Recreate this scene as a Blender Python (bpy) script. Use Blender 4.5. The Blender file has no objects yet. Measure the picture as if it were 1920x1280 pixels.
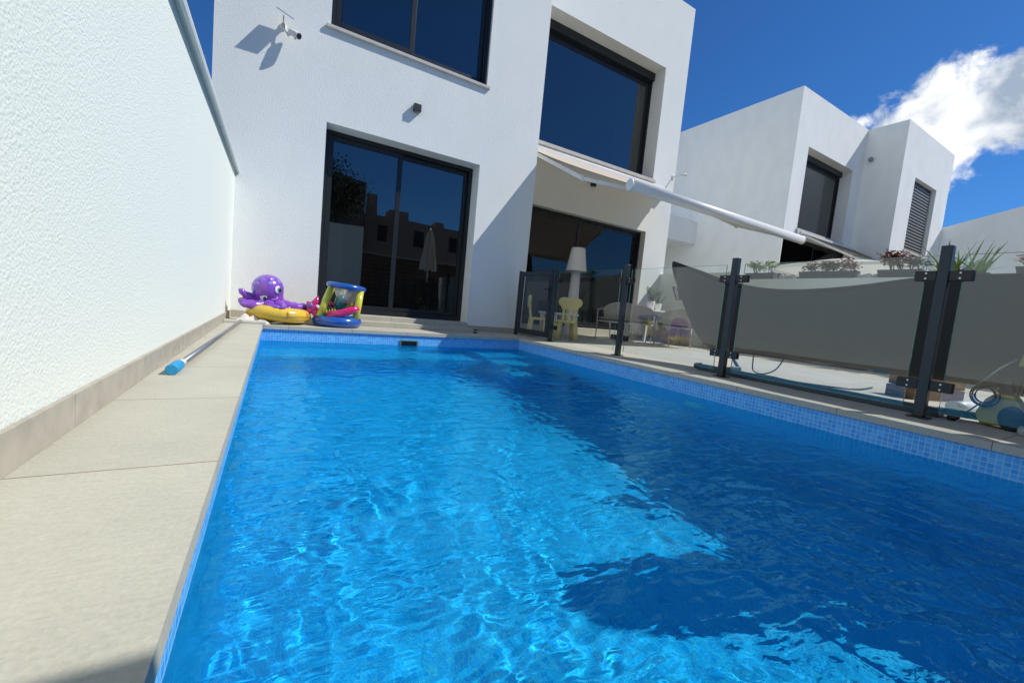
import bpy, math, random
import numpy as np
from mathutils import Vector, Matrix
R = math.radians
SC = bpy.context.scene
COL = SC.collection
random.seed(7)

# ------------------------------------------------------------------ camera
def camera():
    yaw, pitch, roll, f = 5.26560654e-01, -8.19402710e-02, 9.49585607e-02, 772.3356
    fw = Vector((math.sin(yaw)*math.cos(pitch), math.cos(yaw)*math.cos(pitch), math.sin(pitch)))
    r = Vector((math.cos(yaw), -math.sin(yaw), 0)); u = r.cross(fw)
    c, s = math.cos(roll), math.sin(roll)
    r2, u2 = c*r+s*u, -s*r+c*u
    cam = bpy.data.cameras.new('camera'); o = bpy.data.objects.new('camera', cam); COL.objects.link(o)
    cam.sensor_width = 36; cam.lens = f/1920*36; cam.clip_start = .02; cam.clip_end = 2000
    m = Matrix((r2, u2, -fw)).transposed().to_4x4(); m.translation = (0, 0, .5)
    o.matrix_world = m
    SC.camera = o
camera()

# ------------------------------------------------------------------ light
SUN_TO = Vector((1, -.53, 1.22)).normalized()
EL = math.asin(SUN_TO.z); AZ = math.atan2(SUN_TO.x, SUN_TO.y)
sl = bpy.data.lights.new('sun', 'SUN'); sl.energy = 4.0; sl.angle = R(.5); sl.color = (1, .97, .915)
sun = bpy.data.objects.new('sun', sl); COL.objects.link(sun)
sun.rotation_euler = SUN_TO.to_track_quat('Z', 'Y').to_euler(); sun.location = (10, -6, 20)
sl.cycles.is_caustics_light = True
SC.view_settings.view_transform = 'Standard'; SC.view_settings.look = 'None'
SC.view_settings.exposure = 0.12; SC.view_settings.gamma = 1
SC.cycles.max_bounces = 10; SC.cycles.transparent_max_bounces = 20
SC.cycles.transmission_bounces = 10; SC.cycles.glossy_bounces = 5; SC.cycles.diffuse_bounces = 5
SC.cycles.caustics_reflective = False

W = bpy.data.worlds.new('World'); SC.world = W; W.use_nodes = True
def world():
    nt = W.node_tree; N = nt.nodes; L = nt.links; N.clear()
    out = N.new('ShaderNodeOutputWorld'); bg = N.new('ShaderNodeBackground'); bg.inputs[1].default_value = .12
    sky = N.new('ShaderNodeTexSky'); sky.sky_type = 'NISHITA'; sky.sun_disc = False
    sky.sun_elevation = EL; sky.sun_rotation = AZ; sky.altitude = 50; sky.air_density = 1.0; sky.dust_density = .3; sky.ozone_density = 3.5
    tc = N.new('ShaderNodeTexCoord')
    def vm(op, a, b=None):
        n = N.new('ShaderNodeVectorMath'); n.operation = op
        for i, v in enumerate((a, b)):
            if v is None: continue
            if hasattr(v, 'type') and hasattr(v, 'node'): L.new(v, n.inputs[i])
            else: n.inputs[i].default_value = v
        return n
    def mt(op, a, b=0., c=0., clamp=False):
        n = N.new('ShaderNodeMath'); n.operation = op; n.use_clamp = clamp
        for i, v in enumerate((a, b, c)):
            if hasattr(v, 'node'): L.new(v, n.inputs[i])
            else: n.inputs[i].default_value = v
        return n.outputs[0]
    d = vm('NORMALIZE', tc.outputs['Generated']).outputs[0]
    # cloud banks: soft ellipses round fixed compass directions
    def bank(c, up, rx, ry):
        c = Vector(c).normalized(); e1 = c.cross(Vector((0, 0, 1))).normalized(); e2 = e1.cross(c).normalized()
        a, b = math.cos(up), math.sin(up)
        f1, f2 = a*e1+b*e2, -b*e1+a*e2
        df = vm('SUBTRACT', d, tuple(c)).outputs[0]
        u = mt('DIVIDE', vm('DOT_PRODUCT', df, tuple(f1)).outputs['Value'], rx)
        v = mt('DIVIDE', vm('DOT_PRODUCT', df, tuple(f2)).outputs['Value'], ry)
        r2 = mt('ADD', mt('MULTIPLY', u, u), mt('MULTIPLY', v, v))
        return mt('SUBTRACT', 1, mt('SQRT', r2))
    m = bank((.897, .236, .352), R(14), .162, .098)
    m = mt('MAXIMUM', m, bank((.918, .17, .365), R(0), .11, .075))
    m = mt('MAXIMUM', m, mt('MULTIPLY', bank((.857, .350, .371), R(10), .05, .022), .45))
    # unseen bright clouds added to the west as fill light for shaded walls
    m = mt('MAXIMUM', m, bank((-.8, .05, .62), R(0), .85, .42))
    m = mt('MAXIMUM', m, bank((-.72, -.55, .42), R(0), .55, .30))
    n1 = N.new('ShaderNodeTexNoise'); n1.inputs['Scale'].default_value = 17; n1.inputs['Detail'].default_value = 9
    n1.inputs['Roughness'].default_value = .58; n1.inputs['Distortion'].default_value = .25
    L.new(d, n1.inputs['Vector'])
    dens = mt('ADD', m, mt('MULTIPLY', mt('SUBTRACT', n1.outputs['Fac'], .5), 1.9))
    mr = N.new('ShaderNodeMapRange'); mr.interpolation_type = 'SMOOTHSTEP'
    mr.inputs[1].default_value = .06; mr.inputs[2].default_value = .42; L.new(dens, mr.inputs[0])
    n2 = N.new('ShaderNodeTexNoise'); n2.inputs['Scale'].default_value = 14; n2.inputs['Detail'].default_value = 8; n2.inputs['Distortion'].default_value = .3
    off = vm('ADD', d, (.021, -.01, .03)).outputs[0]; L.new(off, n2.inputs['Vector'])
    rp = N.new('ShaderNodeValToRGB'); e = rp.color_ramp.elements
    e[0].position = .38; e[0].color = (2.9, 3.6, 4.6, 1); e[1].position = .58; e[1].color = (7.9, 8.1, 8.3, 1)
    L.new(n2.outputs['Fac'], rp.inputs['Fac'])
    mx = N.new('ShaderNodeMixRGB'); tint = N.new('ShaderNodeMixRGB'); tint.blend_type = 'MULTIPLY'; tint.inputs[0].default_value = 1; L.new(sky.outputs[0], tint.inputs[1]); tint.inputs[2].default_value = (.20, .48, .80, 1)
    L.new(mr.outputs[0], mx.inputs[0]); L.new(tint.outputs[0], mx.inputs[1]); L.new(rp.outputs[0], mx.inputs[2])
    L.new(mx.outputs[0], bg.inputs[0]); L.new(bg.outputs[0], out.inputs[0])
world()

# ------------------------------------------------------------------ helpers
def P3(v): return Vector(v)
class MB:
    def __init__(s): s.v = []; s.f = []; s.sm = []
    def add(s, vs, fs, smooth=False):
        b = len(s.v); s.v += [tuple(v) for v in vs]; s.f += [tuple(i+b for i in f) for f in fs]; s.sm += [smooth]*len(fs); return s
    def box(s, x0, x1, y0, y1, z0, z1, M=None):
        vs = [(x0,y0,z0),(x1,y0,z0),(x1,y1,z0),(x0,y1,z0),(x0,y0,z1),(x1,y0,z1),(x1,y1,z1),(x0,y1,z1)]
        if M is not None: vs = [M @ Vector(v) for v in vs]
        return s.add(vs, [(0,3,2,1),(4,5,6,7),(0,1,5,4),(1,2,6,5),(2,3,7,6),(3,0,4,7)])
    def bar(s, a, b, w, h, up=(0,0,1)):
        a, b = P3(a), P3(b); d = b-a; l = d.length; d.normalize()
        up = P3(up); side = d.cross(up)
        if side.length < 1e-4: side = d.cross(Vector((0,1,0)))
        side.normalize(); u2 = side.cross(d)
        M = Matrix((side, d, u2)).transposed().to_4x4(); M.translation = a
        return s.box(-w/2, w/2, 0, l, -h/2, h/2, M)
    def tube(s, pts, r, n=10, cap=True, closed=False, sx=1.):
        pts = [P3(p) for p in pts]; k = len(pts)
        rs = r if isinstance(r, (list, tuple)) else [r]*k
        vs = []; prev = None
        for i, p in enumerate(pts):
            if closed: t = pts[(i+1) % k]-pts[i-1]
            else: t = pts[min(i+1, k-1)]-pts[max(i-1, 0)]
            t.normalize()
            if prev is None:
                a = Vector((0,0,1)) if abs(t.z) < .9 else Vector((1,0,0))
                nrm = (a-t*a.dot(t)).normalized()
            else:
                nrm = prev-t*prev.dot(t)
                nrm = nrm.normalized() if nrm.length > 1e-6 else prev
            prev = nrm; bn = t.cross(nrm)
            for j in range(n):
                q = 2*math.pi*j/n
                vs.append(p+nrm*(math.cos(q)*rs[i])+bn*(math.sin(q)*rs[i]*sx))
        fs = []
        for i in range(k if closed else k-1):
            a, b = i*n, ((i+1) % k)*n
            for j in range(n):
                fs.append((a+j, a+(j+1) % n, b+(j+1) % n, b+j))
        s.add(vs, fs, True)
        if cap and not closed:
            b = len(s.v)-len(vs)
            s.f += [tuple(b+j for j in reversed(range(n))), tuple(b+(k-1)*n+j for j in range(n))]; s.sm += [False, False]
        return s
    def lathe(s, prof, c=(0,0,0), n=24, M=None, smooth=True):
        vs = []; fs = []
        for r, z in prof:
            for j in range(n):
                q = 2*math.pi*j/n; v = Vector((r*math.cos(q), r*math.sin(q), z))
                if M is not None: v = M @ v
                vs.append(v+P3(c))
        for i in range(len(prof)-1):
            for j in range(n):
                fs.append((i*n+j, i*n+(j+1) % n, (i+1)*n+(j+1) % n, (i+1)*n+j))
        s.add(vs, fs, smooth)
        b = len(s.v)-len(vs)
        if prof[0][0] > 1e-4: s.f.append(tuple(b+j for j in reversed(range(n)))); s.sm.append(False)
        if prof[-1][0] > 1e-4: s.f.append(tuple(b+(len(prof)-1)*n+j for j in range(n))); s.sm.append(False)
        return s
    def torus(s, c, R0, r, n=40, m=14, M=None, lump=0, flat=1.):
        vs = []; fs = []
        for i in range(n):
            a = 2*math.pi*i/n
            rr = r*(1+lump*abs(math.sin(a*9)))
            for j in range(m):
                b = 2*math.pi*j/m
                v = Vector(((R0+rr*math.cos(b))*math.cos(a), (R0+rr*math.cos(b))*math.sin(a), rr*math.sin(b)*flat))
                if M is not None: v = M @ v
                vs.append(v+P3(c))
        for i in range(n):
            for j in range(m):
                fs.append((i*m+j, ((i+1) % n)*m+j, ((i+1) % n)*m+(j+1) % m, i*m+(j+1) % m))
        return s.add(vs, fs, True)
    def ball(s, c, r, n=20, m=12, M=None):
        rx, ry, rz = r if isinstance(r, (tuple, list)) else (r, r, r)
        vs = []; fs = []
        for i in range(m+1):
            t = math.pi*i/m
            for j in range(n):
                q = 2*math.pi*j/n
                v = Vector((rx*math.sin(t)*math.cos(q), ry*math.sin(t)*math.sin(q), rz*math.cos(t)))
                if M is not None: v = M @ v
                vs.append(v+P3(c))
        for i in range(m):
            for j in range(n):
                fs.append((i*n+j, (i+1)*n+j, (i+1)*n+(j+1) % n, i*n+(j+1) % n))
        return s.add(vs, fs, True)
    def prism(s, poly, axis, a, b):
        """poly: 2-D outline in the two other axes, extruded along axis from a to b"""
        def mk(u, v, w):
            return {'x': (w, u, v), 'y': (u, w, v), 'z': (u, v, w)}[axis]
        n = len(poly); vs = [mk(u, v, a) for u, v in poly]+[mk(u, v, b) for u, v in poly]
        fs = [tuple(range(n)), tuple(reversed(range(n, 2*n)))]+[(i, i+n, (i+1) % n+n, (i+1) % n) for i in range(n)]
        return s.add(vs, fs)
    def build(s, name, m, parent=None, bevel=0, local=False, seg=2):
        me = bpy.data.meshes.new(name)
        vs = s.v
        if parent is not None and not local:
            q = parent
            while q.parent: q = q.parent
            ox, oy, oz = q.location
            vs = [(v[0]-ox, v[1]-oy, v[2]-oz) for v in vs]
        me.from_pydata([tuple(v) for v in vs], [], s.f)
        me.polygons.foreach_set('use_smooth', s.sm)
        import bmesh
        bm = bmesh.new(); bm.from_mesh(me)
        bmesh.ops.remove_doubles(bm, verts=bm.verts, dist=1e-5)
        bmesh.ops.recalc_face_normals(bm, faces=bm.faces); bm.to_mesh(me); bm.free()
        me.update()
        o = bpy.data.objects.new(name, me); COL.objects.link(o)
        if m: me.materials.append(m)
        if parent is not None: o.parent = parent
        if bevel:
            b = o.modifiers.new('bevel', 'BEVEL'); b.width = bevel; b.segments = seg; b.limit_method = 'ANGLE'; b.angle_limit = R(40)
        return o
def thing(name, label, cat, loc=(0,0,0), rz=0, group=None):
    o = bpy.data.objects.new(name, None); COL.objects.link(o); o.empty_display_size = .1
    o.location = loc; o.rotation_euler = (0, 0, rz); tag(o, label, cat, group); return o
def tag(o, label, cat, group=None):
    o['label'] = label; o['category'] = cat
    if group: o['group'] = group
    return o
def struct(o, kind='structure'): o['kind'] = kind; return o
def copy_tree(o, parent=None):
    c = o.copy(); COL.objects.link(c)
    if parent is not None: c.parent = parent
    for ch in list(o.children): copy_tree(ch, c)
    return c

# ------------------------------------------------------------------ materials
def mat(name, col, rough=.6, metal=0, var=0, vscale=8, bump=0, bscale=80, bdist=.01, spec=.5, detail=4, coat=0, alpha=1, trans=0, sss=0, stretch=None):
    m = bpy.data.materials.new(name); m.use_nodes = True; nt = m.node_tree; N = nt.nodes; L = nt.links
    b = N['Principled BSDF']; b.inputs['Base Color'].default_value = (*col, 1); b.inputs['Roughness'].default_value = rough
    b.inputs['Metallic'].default_value = metal; b.inputs['Specular IOR Level'].default_value = spec
    b.inputs['Coat Weight'].default_value = coat; b.inputs['Alpha'].default_value = alpha; b.inputs['Transmission Weight'].default_value = trans
    geo = N.new('ShaderNodeTexCoord'); vec = geo.outputs['Object']
    if stretch:
        mp = N.new('ShaderNodeMapping'); mp.inputs['Scale'].default_value = stretch; L.new(vec, mp.inputs[0]); vec = mp.outputs[0]
    if var:
        n = N.new('ShaderNodeTexNoise'); n.inputs['Scale'].default_value = vscale; n.inputs['Detail'].default_value = detail
        L.new(vec, n.inputs['Vector'])
        r = N.new('ShaderNodeValToRGB'); r.color_ramp.elements[0].position = .3; r.color_ramp.elements[1].position = .7
        r.color_ramp.elements[0].color = (*[c*(1-var) for c in col], 1); r.color_ramp.elements[1].color = (*[min(1, c*(1+var)) for c in col], 1)
        L.new(n.outputs['Fac'], r.inputs['Fac']); L.new(r.outputs['Color'], b.inputs['Base Color'])
    if bump:
        n = N.new('ShaderNodeTexNoise'); n.inputs['Scale'].default_value = bscale; n.inputs['Detail'].default_value = 3
        L.new(vec, n.inputs['Vector'])
        bp = N.new('ShaderNodeBump'); bp.inputs['Strength'].default_value = bump; bp.inputs['Distance'].default_value = bdist
        L.new(n.outputs['Fac'], bp.inputs['Height']); L.new(bp.outputs['Normal'], b.inputs['Normal'])
    return m

def stucco(name, col, scale=55, strength=.5, dist=.012, streak=.04):
    m = bpy.data.materials.new(name); m.use_nodes = True; nt = m.node_tree; N = nt.nodes; L = nt.links
    b = N['Principled BSDF']; b.inputs['Roughness'].default_value = .9; b.inputs['Specular IOR Level'].default_value = .15
    g = N.new('ShaderNodeNewGeometry')
    n = N.new('ShaderNodeTexNoise'); n.inputs['Scale'].default_value = scale; n.inputs['Detail'].default_value = 5; n.inputs['Roughness'].default_value = .6
    v = N.new('ShaderNodeTexVoronoi'); v.inputs['Scale'].default_value = scale*.8
    L.new(g.outputs['Position'], n.inputs['Vector']); L.new(g.outputs['Position'], v.inputs['Vector'])
    ad = N.new('ShaderNodeMath'); ad.operation = 'MULTIPLY_ADD'; ad.inputs[1].default_value = .5
    L.new(v.outputs['Distance'], ad.inputs[0]); L.new(n.outputs['Fac'], ad.inputs[2])
    bp = N.new('ShaderNodeBump'); bp.inputs['Strength'].default_value = strength; bp.inputs['Distance'].default_value = dist
    L.new(ad.outputs[0], bp.inputs['Height']); L.new(bp.outputs['Normal'], b.inputs['Normal'])
    # rain streaks and weathering: vertical, faint
    mp = N.new('ShaderNodeMapping'); mp.inputs['Scale'].default_value = (1.3, 1.3, .8); L.new(g.outputs['Position'], mp.inputs[0])
    n2 = N.new('ShaderNodeTexNoise'); n2.inputs['Scale'].default_value = 1.6; n2.inputs['Detail'].default_value = 6; L.new(mp.outputs[0], n2.inputs['Vector'])
    r = N.new('ShaderNodeValToRGB'); r.color_ramp.elements[0].position = .32; r.color_ramp.elements[1].position = .62
    r.color_ramp.elements[0].color = (*[c*(1-streak) for c in col], 1); r.color_ramp.elements[1].color = (*col, 1)
    L.new(n2.outputs['Fac'], r.inputs['Fac']); L.new(r.outputs['Color'], b.inputs['Base Color'])
    return m

def glass_mat(name, tint, refl, rough=0., ior=1.5):
    """thin flat pane: tinted straight-through light plus mirror reflection"""
    m = bpy.data.materials.new(name); m.use_nodes = True; nt = m.node_tree; N = nt.nodes; L = nt.links; N.clear()
    out = N.new('ShaderNodeOutputMaterial'); t = N.new('ShaderNodeBsdfTransparent'); t.inputs[0].default_value = (*tint, 1)
    g = N.new('ShaderNodeBsdfGlossy'); g.inputs['Roughness'].default_value = rough; g.inputs['Color'].default_value = (.95, .97, 1, 1)
    geo = N.new('ShaderNodeNewGeometry'); dt = N.new('ShaderNodeVectorMath'); dt.operation = 'DOT_PRODUCT'
    L.new(geo.outputs['Normal'], dt.inputs[0]); L.new(geo.outputs['Incoming'], dt.inputs[1])
    c = nmath(N, L, 'SUBTRACT', 1, nmath(N, L, 'ABSOLUTE', dt.outputs['Value']))
    ad = N.new('ShaderNodeMath'); ad.operation = 'MULTIPLY_ADD'; ad.use_clamp = True; ad.inputs[1].default_value = .96; ad.inputs[2].default_value = .04+refl
    L.new(nmath(N, L, 'POWER', c, 5.), ad.inputs[0])
    mx = N.new('ShaderNodeMixShader'); L.new(ad.outputs[0], mx.inputs[0]); L.new(t.outputs[0], mx.inputs[1]); L.new(g.outputs[0], mx.inputs[2])
    # float glass is never dead flat: slow waviness in the reflection
    nz = N.new('ShaderNodeTexNoise'); nz.inputs['Scale'].default_value = 1.7; nz.inputs['Detail'].default_value = 1; L.new(geo.outputs['Position'], nz.inputs['Vector'])
    bp = N.new('ShaderNodeBump'); bp.inputs['Strength'].default_value = .5; bp.inputs['Distance'].default_value = .0022; L.new(nz.outputs['Fac'], bp.inputs['Height']); L.new(bp.outputs['Normal'], g.inputs['Normal'])
    L.new(mx.outputs[0], out.inputs[0]); return m

def nodes_of(m): return m.node_tree.nodes, m.node_tree.links, m.node_tree.nodes['Principled BSDF']
def nmath(N, L, op, a, b=0., c=0., clamp=False):
    n = N.new('ShaderNodeMath'); n.operation = op; n.use_clamp = clamp
    for i, v in enumerate((a, b, c)):
        if hasattr(v, 'node'): L.new(v, n.inputs[i])
        else: n.inputs[i].default_value = v
    return n.outputs[0]

def deck_mat():
    m = mat('deck stone', (.4, .36, .3), .75, spec=.3); N, L, b = nodes_of(m)
    g = N.new('ShaderNodeNewGeometry'); sx = N.new('ShaderNodeSeparateXYZ'); L.new(g.outputs['Position'], sx.inputs[0])
    def joint(sock, off, step, w):
        a = nmath(N, L, 'DIVIDE', nmath(N, L, 'SUBTRACT', sock, off), step)
        fr = nmath(N, L, 'FRACT', a)
        d = nmath(N, L, 'MULTIPLY', nmath(N, L, 'MINIMUM', fr, nmath(N, L, 'SUBTRACT', 1, fr)), step)
        return nmath(N, L, 'LESS_THAN', d, w), nmath(N, L, 'FLOOR', a)
    jy, iy = joint(sx.outputs[1], 1.352, .752, .0022); jx, ix = joint(sx.outputs[0], 3.925, .752, .0022)
    j = nmath(N, L, 'MAXIMUM', jx, jy)
    n1 = N.new('ShaderNodeTexNoise'); n1.inputs['Scale'].default_value = 3; n1.inputs['Detail'].default_value = 7; L.new(g.outputs['Position'], n1.inputs['Vector'])
    n2 = N.new('ShaderNodeTexNoise'); n2.inputs['Scale'].default_value = 95; n2.inputs['Detail'].default_value = 6; n2.inputs['Roughness'].default_value = .75; L.new(g.outputs['Position'], n2.inputs['Vector'])
    mp = N.new('ShaderNodeMapping'); mp.inputs['Scale'].default_value = (18, 90, 90); L.new(g.outputs['Position'], mp.inputs[0])
    n3 = N.new('ShaderNodeTexNoise'); n3.inputs['Scale'].default_value = 1; n3.inputs['Detail'].default_value = 4; L.new(mp.outputs[0], n3.inputs['Vector'])
    cm = N.new('ShaderNodeCombineXYZ'); L.new(ix, cm.inputs[0]); L.new(iy, cm.inputs[1])
    wn = N.new('ShaderNodeTexWhiteNoise'); L.new(cm.outputs[0], wn.inputs['Vector'])
    s = nmath(N, L, 'ADD', nmath(N, L, 'MULTIPLY', nmath(N, L, 'SUBTRACT', n1.outputs['Fac'], .5), .28), nmath(N, L, 'MULTIPLY', nmath(N, L, 'SUBTRACT', n2.outputs['Fac'], .5), .6))
    s = nmath(N, L, 'ADD', s, nmath(N, L, 'MULTIPLY', nmath(N, L, 'SUBTRACT', n3.outputs['Fac'], .5), .22))
    s = nmath(N, L, 'ADD', s, nmath(N, L, 'MULTIPLY', nmath(N, L, 'SUBTRACT', wn.outputs['Value'], .5), .05))
    s = nmath(N, L, 'ADD', s, 1.0)
    vm = N.new('ShaderNodeVectorMath'); vm.operation = 'SCALE'; vm.inputs[0].default_value = (.475, .455, .375); L.new(s, vm.inputs['Scale'])
    mx = N.new('ShaderNodeMixRGB'); L.new(j, mx.inputs[0]); L.new(vm.outputs[0], mx.inputs[1]); mx.inputs[2].default_value = (.2, .13, .085, 1)
    # rusty-brown staining that spreads from the joints
    L.new(mx.outputs[0], b.inputs['Base Color'])
    bp = N.new('ShaderNodeBump'); bp.inputs['Strength'].default_value = .25; bp.inputs['Distance'].default_value = .004
    L.new(nmath(N, L, 'SUBTRACT', n2.outputs['Fac'], j), bp.inputs['Height']); L.new(bp.outputs['Normal'], b.inputs['Normal'])
    return m

def tile_mat(name='pool mosaic', t=.0295):
    m = mat(name, (.1, .3, .7), .3, spec=.5); N, L, b = nodes_of(m)
    g = N.new('ShaderNodeNewGeometry'); sp = N.new('ShaderNodeSeparateXYZ'); L.new(g.outputs['Position'], sp.inputs[0])
    sn = N.new('ShaderNodeSeparateXYZ'); L.new(g.outputs['True Normal'], sn.inputs[0])
    grout = None; cells = []
    for i, off in enumerate((.003, .011, .005)):
        a = nmath(N, L, 'DIVIDE', nmath(N, L, 'ADD', sp.outputs[i], off), t)
        fr = nmath(N, L, 'FRACT', a); d = nmath(N, L, 'MINIMUM', fr, nmath(N, L, 'SUBTRACT', 1, fr))
        on = nmath(N, L, 'LESS_THAN', nmath(N, L, 'ABSOLUTE', sn.outputs[i]), .5)
        q = nmath(N, L, 'MULTIPLY', nmath(N, L, 'LESS_THAN', d, .07), on)
        grout = q if grout is None else nmath(N, L, 'MAXIMUM', grout, q)
        cells.append(nmath(N, L, 'MULTIPLY', nmath(N, L, 'FLOOR', a), on))
    cm = N.new('ShaderNodeCombineXYZ')
    for i in range(3): L.new(cells[i], cm.inputs[i])
    wn = N.new('ShaderNodeTexWhiteNoise'); L.new(cm.outputs[0], wn.inputs['Vector'])
    r = N.new('ShaderNodeValToRGB'); e = r.color_ramp.elements
    e[0].color = (.04, .36, .84, 1); e[1].color = (.12, .52, .94, 1); L.new(wn.outputs['Value'], r.inputs['Fac'])
    mx = N.new('ShaderNodeMixRGB'); L.new(grout, mx.inputs[0]); L.new(r.outputs[0], mx.inputs[1]); mx.inputs[2].default_value = (.42, .60, .88, 1)
    L.new(mx.outputs[0], b.inputs['Base Color'])
    bp = N.new('ShaderNodeBump'); bp.inputs['Strength'].default_value = .4; bp.inputs['Distance'].default_value = .002
    L.new(nmath(N, L, 'SUBTRACT', 1, grout), bp.inputs['Height']); L.new(bp.outputs['Normal'], b.inputs['Normal'])
    return m

def water_mat():
    m = bpy.data.materials.new('pool water'); m.use_nodes = True; nt = m.node_tree; N = nt.nodes; L = nt.links; N.clear()
    out = N.new('ShaderNodeOutputMaterial'); g = N.new('ShaderNodeBsdfGlass'); g.inputs['IOR'].default_value = 1.333
    g.inputs['Roughness'].default_value = 0; g.inputs['Color'].default_value = (.27, .955, 1, 1)
    # fine ripples too small for the mesh
    geo = N.new('ShaderNodeNewGeometry'); h = None
    for rot, sx, sy, w, dist in ((25, 3.5, 9, 1.6, 1.2), (60, 8, 4.5, 1.0, 1.2), (30, 9, 20, .55, .9), (45, 26, 50, .13, 1.0)):
        mp = N.new('ShaderNodeMapping'); mp.inputs['Rotation'].default_value = (0, 0, R(rot)); mp.inputs['Scale'].default_value = (sx, sy, 0); L.new(geo.outputs['Position'], mp.inputs[0])
        n = N.new('ShaderNodeTexNoise'); n.inputs['Scale'].default_value = 1; n.inputs['Detail'].default_value = .6; n.inputs['Distortion'].default_value = dist; L.new(mp.outputs[0], n.inputs['Vector'])
        q = nmath(N, L, 'MULTIPLY', n.outputs['Fac'], w); h = q if h is None else nmath(N, L, 'ADD', h, q)
    # breeze patches: choppier in the middle, calmer in the lee of the fence
    n = N.new('ShaderNodeTexNoise'); n.inputs['Scale'].default_value = .9; n.inputs['Detail'].default_value = 3; n.inputs['Distortion'].default_value = .8; L.new(geo.outputs['Position'], n.inputs['Vector'])
    mr = N.new('ShaderNodeMapRange'); mr.inputs[1].default_value = .3; mr.inputs[2].default_value = .7; mr.inputs[3].default_value = .12; mr.inputs[4].default_value = 1.5; L.new(n.outputs['Fac'], mr.inputs[0])
    sp = N.new('ShaderNodeSeparateXYZ'); L.new(geo.outputs['Position'], sp.inputs[0])
    lee = N.new('ShaderNodeMapRange'); lee.interpolation_type = 'SMOOTHSTEP'; lee.inputs[1].default_value = 1.7; lee.inputs[2].default_value = 3.3; lee.inputs[3].default_value = 1; lee.inputs[4].default_value = .65; L.new(sp.outputs[0], lee.inputs[0])
    bp = N.new('ShaderNodeBump'); bp.inputs['Distance'].default_value = .0115; L.new(h, bp.inputs['Height'])
    L.new(nmath(N, L, 'MULTIPLY', mr.outputs[0], lee.outputs[0]), bp.inputs['Strength']); L.new(bp.outputs['Normal'], g.inputs['Normal'])
    L.new(g.outputs[0], out.inputs[0]); return m

def stripe_mat(name, c1, c2, axis, step, duty=.5, rough=.6):
    m = mat(name, c1, rough); N, L, b = nodes_of(m)
    g = N.new('ShaderNodeTexCoord'); sp = N.new('ShaderNodeSeparateXYZ'); L.new(g.outputs['Object'], sp.inputs[0])
    fr = nmath(N, L, 'FRACT', nmath(N, L, 'DIVIDE', sp.outputs[axis], step)); q = nmath(N, L, 'LESS_THAN', fr, duty)
    mx = N.new('ShaderNodeMixRGB'); L.new(q, mx.inputs[0]); mx.inputs[1].default_value = (*c1, 1); mx.inputs[2].default_value = (*c2, 1)
    L.new(mx.outputs[0], b.inputs['Base Color']); return m

def thin_cloth(name, col, transl=.4, rough=.9):
    m = bpy.data.materials.new(name); m.use_nodes = True; nt = m.node_tree; N = nt.nodes; L = nt.links; N.clear()
    out = N.new('ShaderNodeOutputMaterial'); d = N.new('ShaderNodeBsdfDiffuse'); d.inputs[0].default_value = (*col, 1)
    t = N.new('ShaderNodeBsdfTranslucent'); t.inputs[0].default_value = (*col, 1)
    mx = N.new('ShaderNodeMixShader'); mx.inputs[0].default_value = transl
    L.new(d.outputs[0], mx.inputs[1]); L.new(t.outputs[0], mx.inputs[2]); L.new(mx.outputs[0], out.inputs[0]); return m

M = {}
M['wall'] = stucco('white stucco', (.835, .85, .815), 112, .46, .009, .03)
M['fence wall'] = stucco('white garden wall stucco', (.79, .83, .76), 125, .42, .008, .012)
M['far wall'] = stucco('weathered white render', (.86, .87, .85), 40, .3, .012, .06)
M['coping'] = mat('painted metal coping', (.62, .66, .64), .45, var=.04, vscale=3)
M['deck'] = deck_mat()
M['skirt'] = mat('beige stone skirting', (.42, .385, .32), .7, var=.12, vscale=12, detail=8, bump=.2, bscale=60, bdist=.004)
M['tile'] = tile_mat()
M['water'] = water_mat()
M['frame'] = mat('anthracite aluminium', (.012, .015, .018), .38, var=.1, vscale=3)
M['steel'] = mat('anthracite powder coat', (.018, .027, .036), .42, bump=.05, bscale=300)
M['clamp'] = mat('black clamp', (.008, .008, .009), .35)
M['chrome'] = mat('screw steel', (.6, .6, .6), .3, 1)
M['win glass'] = glass_mat('solar window glass', (.34, .37, .38), .10)
M['door glass'] = glass_mat('clear door glass', (.22, .24, .25), .015)
M['fence glass'] = glass_mat('fence glass', (.955, .972, .965), .008)
M['edge glass'] = mat('glass edge', (.12, .25, .22), .2)
M['curtain'] = thin_cloth('pale curtain', (.6, .58, .54), .4)
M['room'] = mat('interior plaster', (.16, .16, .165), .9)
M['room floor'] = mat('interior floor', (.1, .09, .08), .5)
M['sill'] = mat('stone sill', (.55, .52, .48), .8, var=.08, vscale=10, bump=.1, bscale=80)
M['white metal'] = mat('white lacquered metal', (.76, .755, .73), .35, coat=.2, var=.03, vscale=4)
M['awning cloth'] = thin_cloth('cream awning cloth', (.62, .54, .44), .16)
M['awning grey'] = thin_cloth('dark grey awning cloth', (.05, .05, .05), .1)
M['lamp black'] = mat('graphite lamp housing', (.02, .02, .022), .5)
M['white plastic'] = mat('white plastic', (.75, .75, .73), .4)
M['cream plastic'] = mat('cream plastic', (.62, .6, .54), .45)
M['ground'] = mat('dry ground', (.22, .2, .16), .95, var=.3, vscale=.3)
def vinyl(name, col, alpha=1, var=.06): return mat(name, col, .22, var=var, vscale=9, coat=.4, alpha=alpha, bump=.12, bscale=14, bdist=.01)

# ------------------------------------------------------------------ layout constants
XL, YF, XC, Y2, XP = -.54, 6.92, 4.19, 8.2, 9.5
PX0, PX1, PY0, PY1 = -.14, 3.57, -.36, 5.90      # pool shell
WZ = -.19
TOP = 8.95

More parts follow.
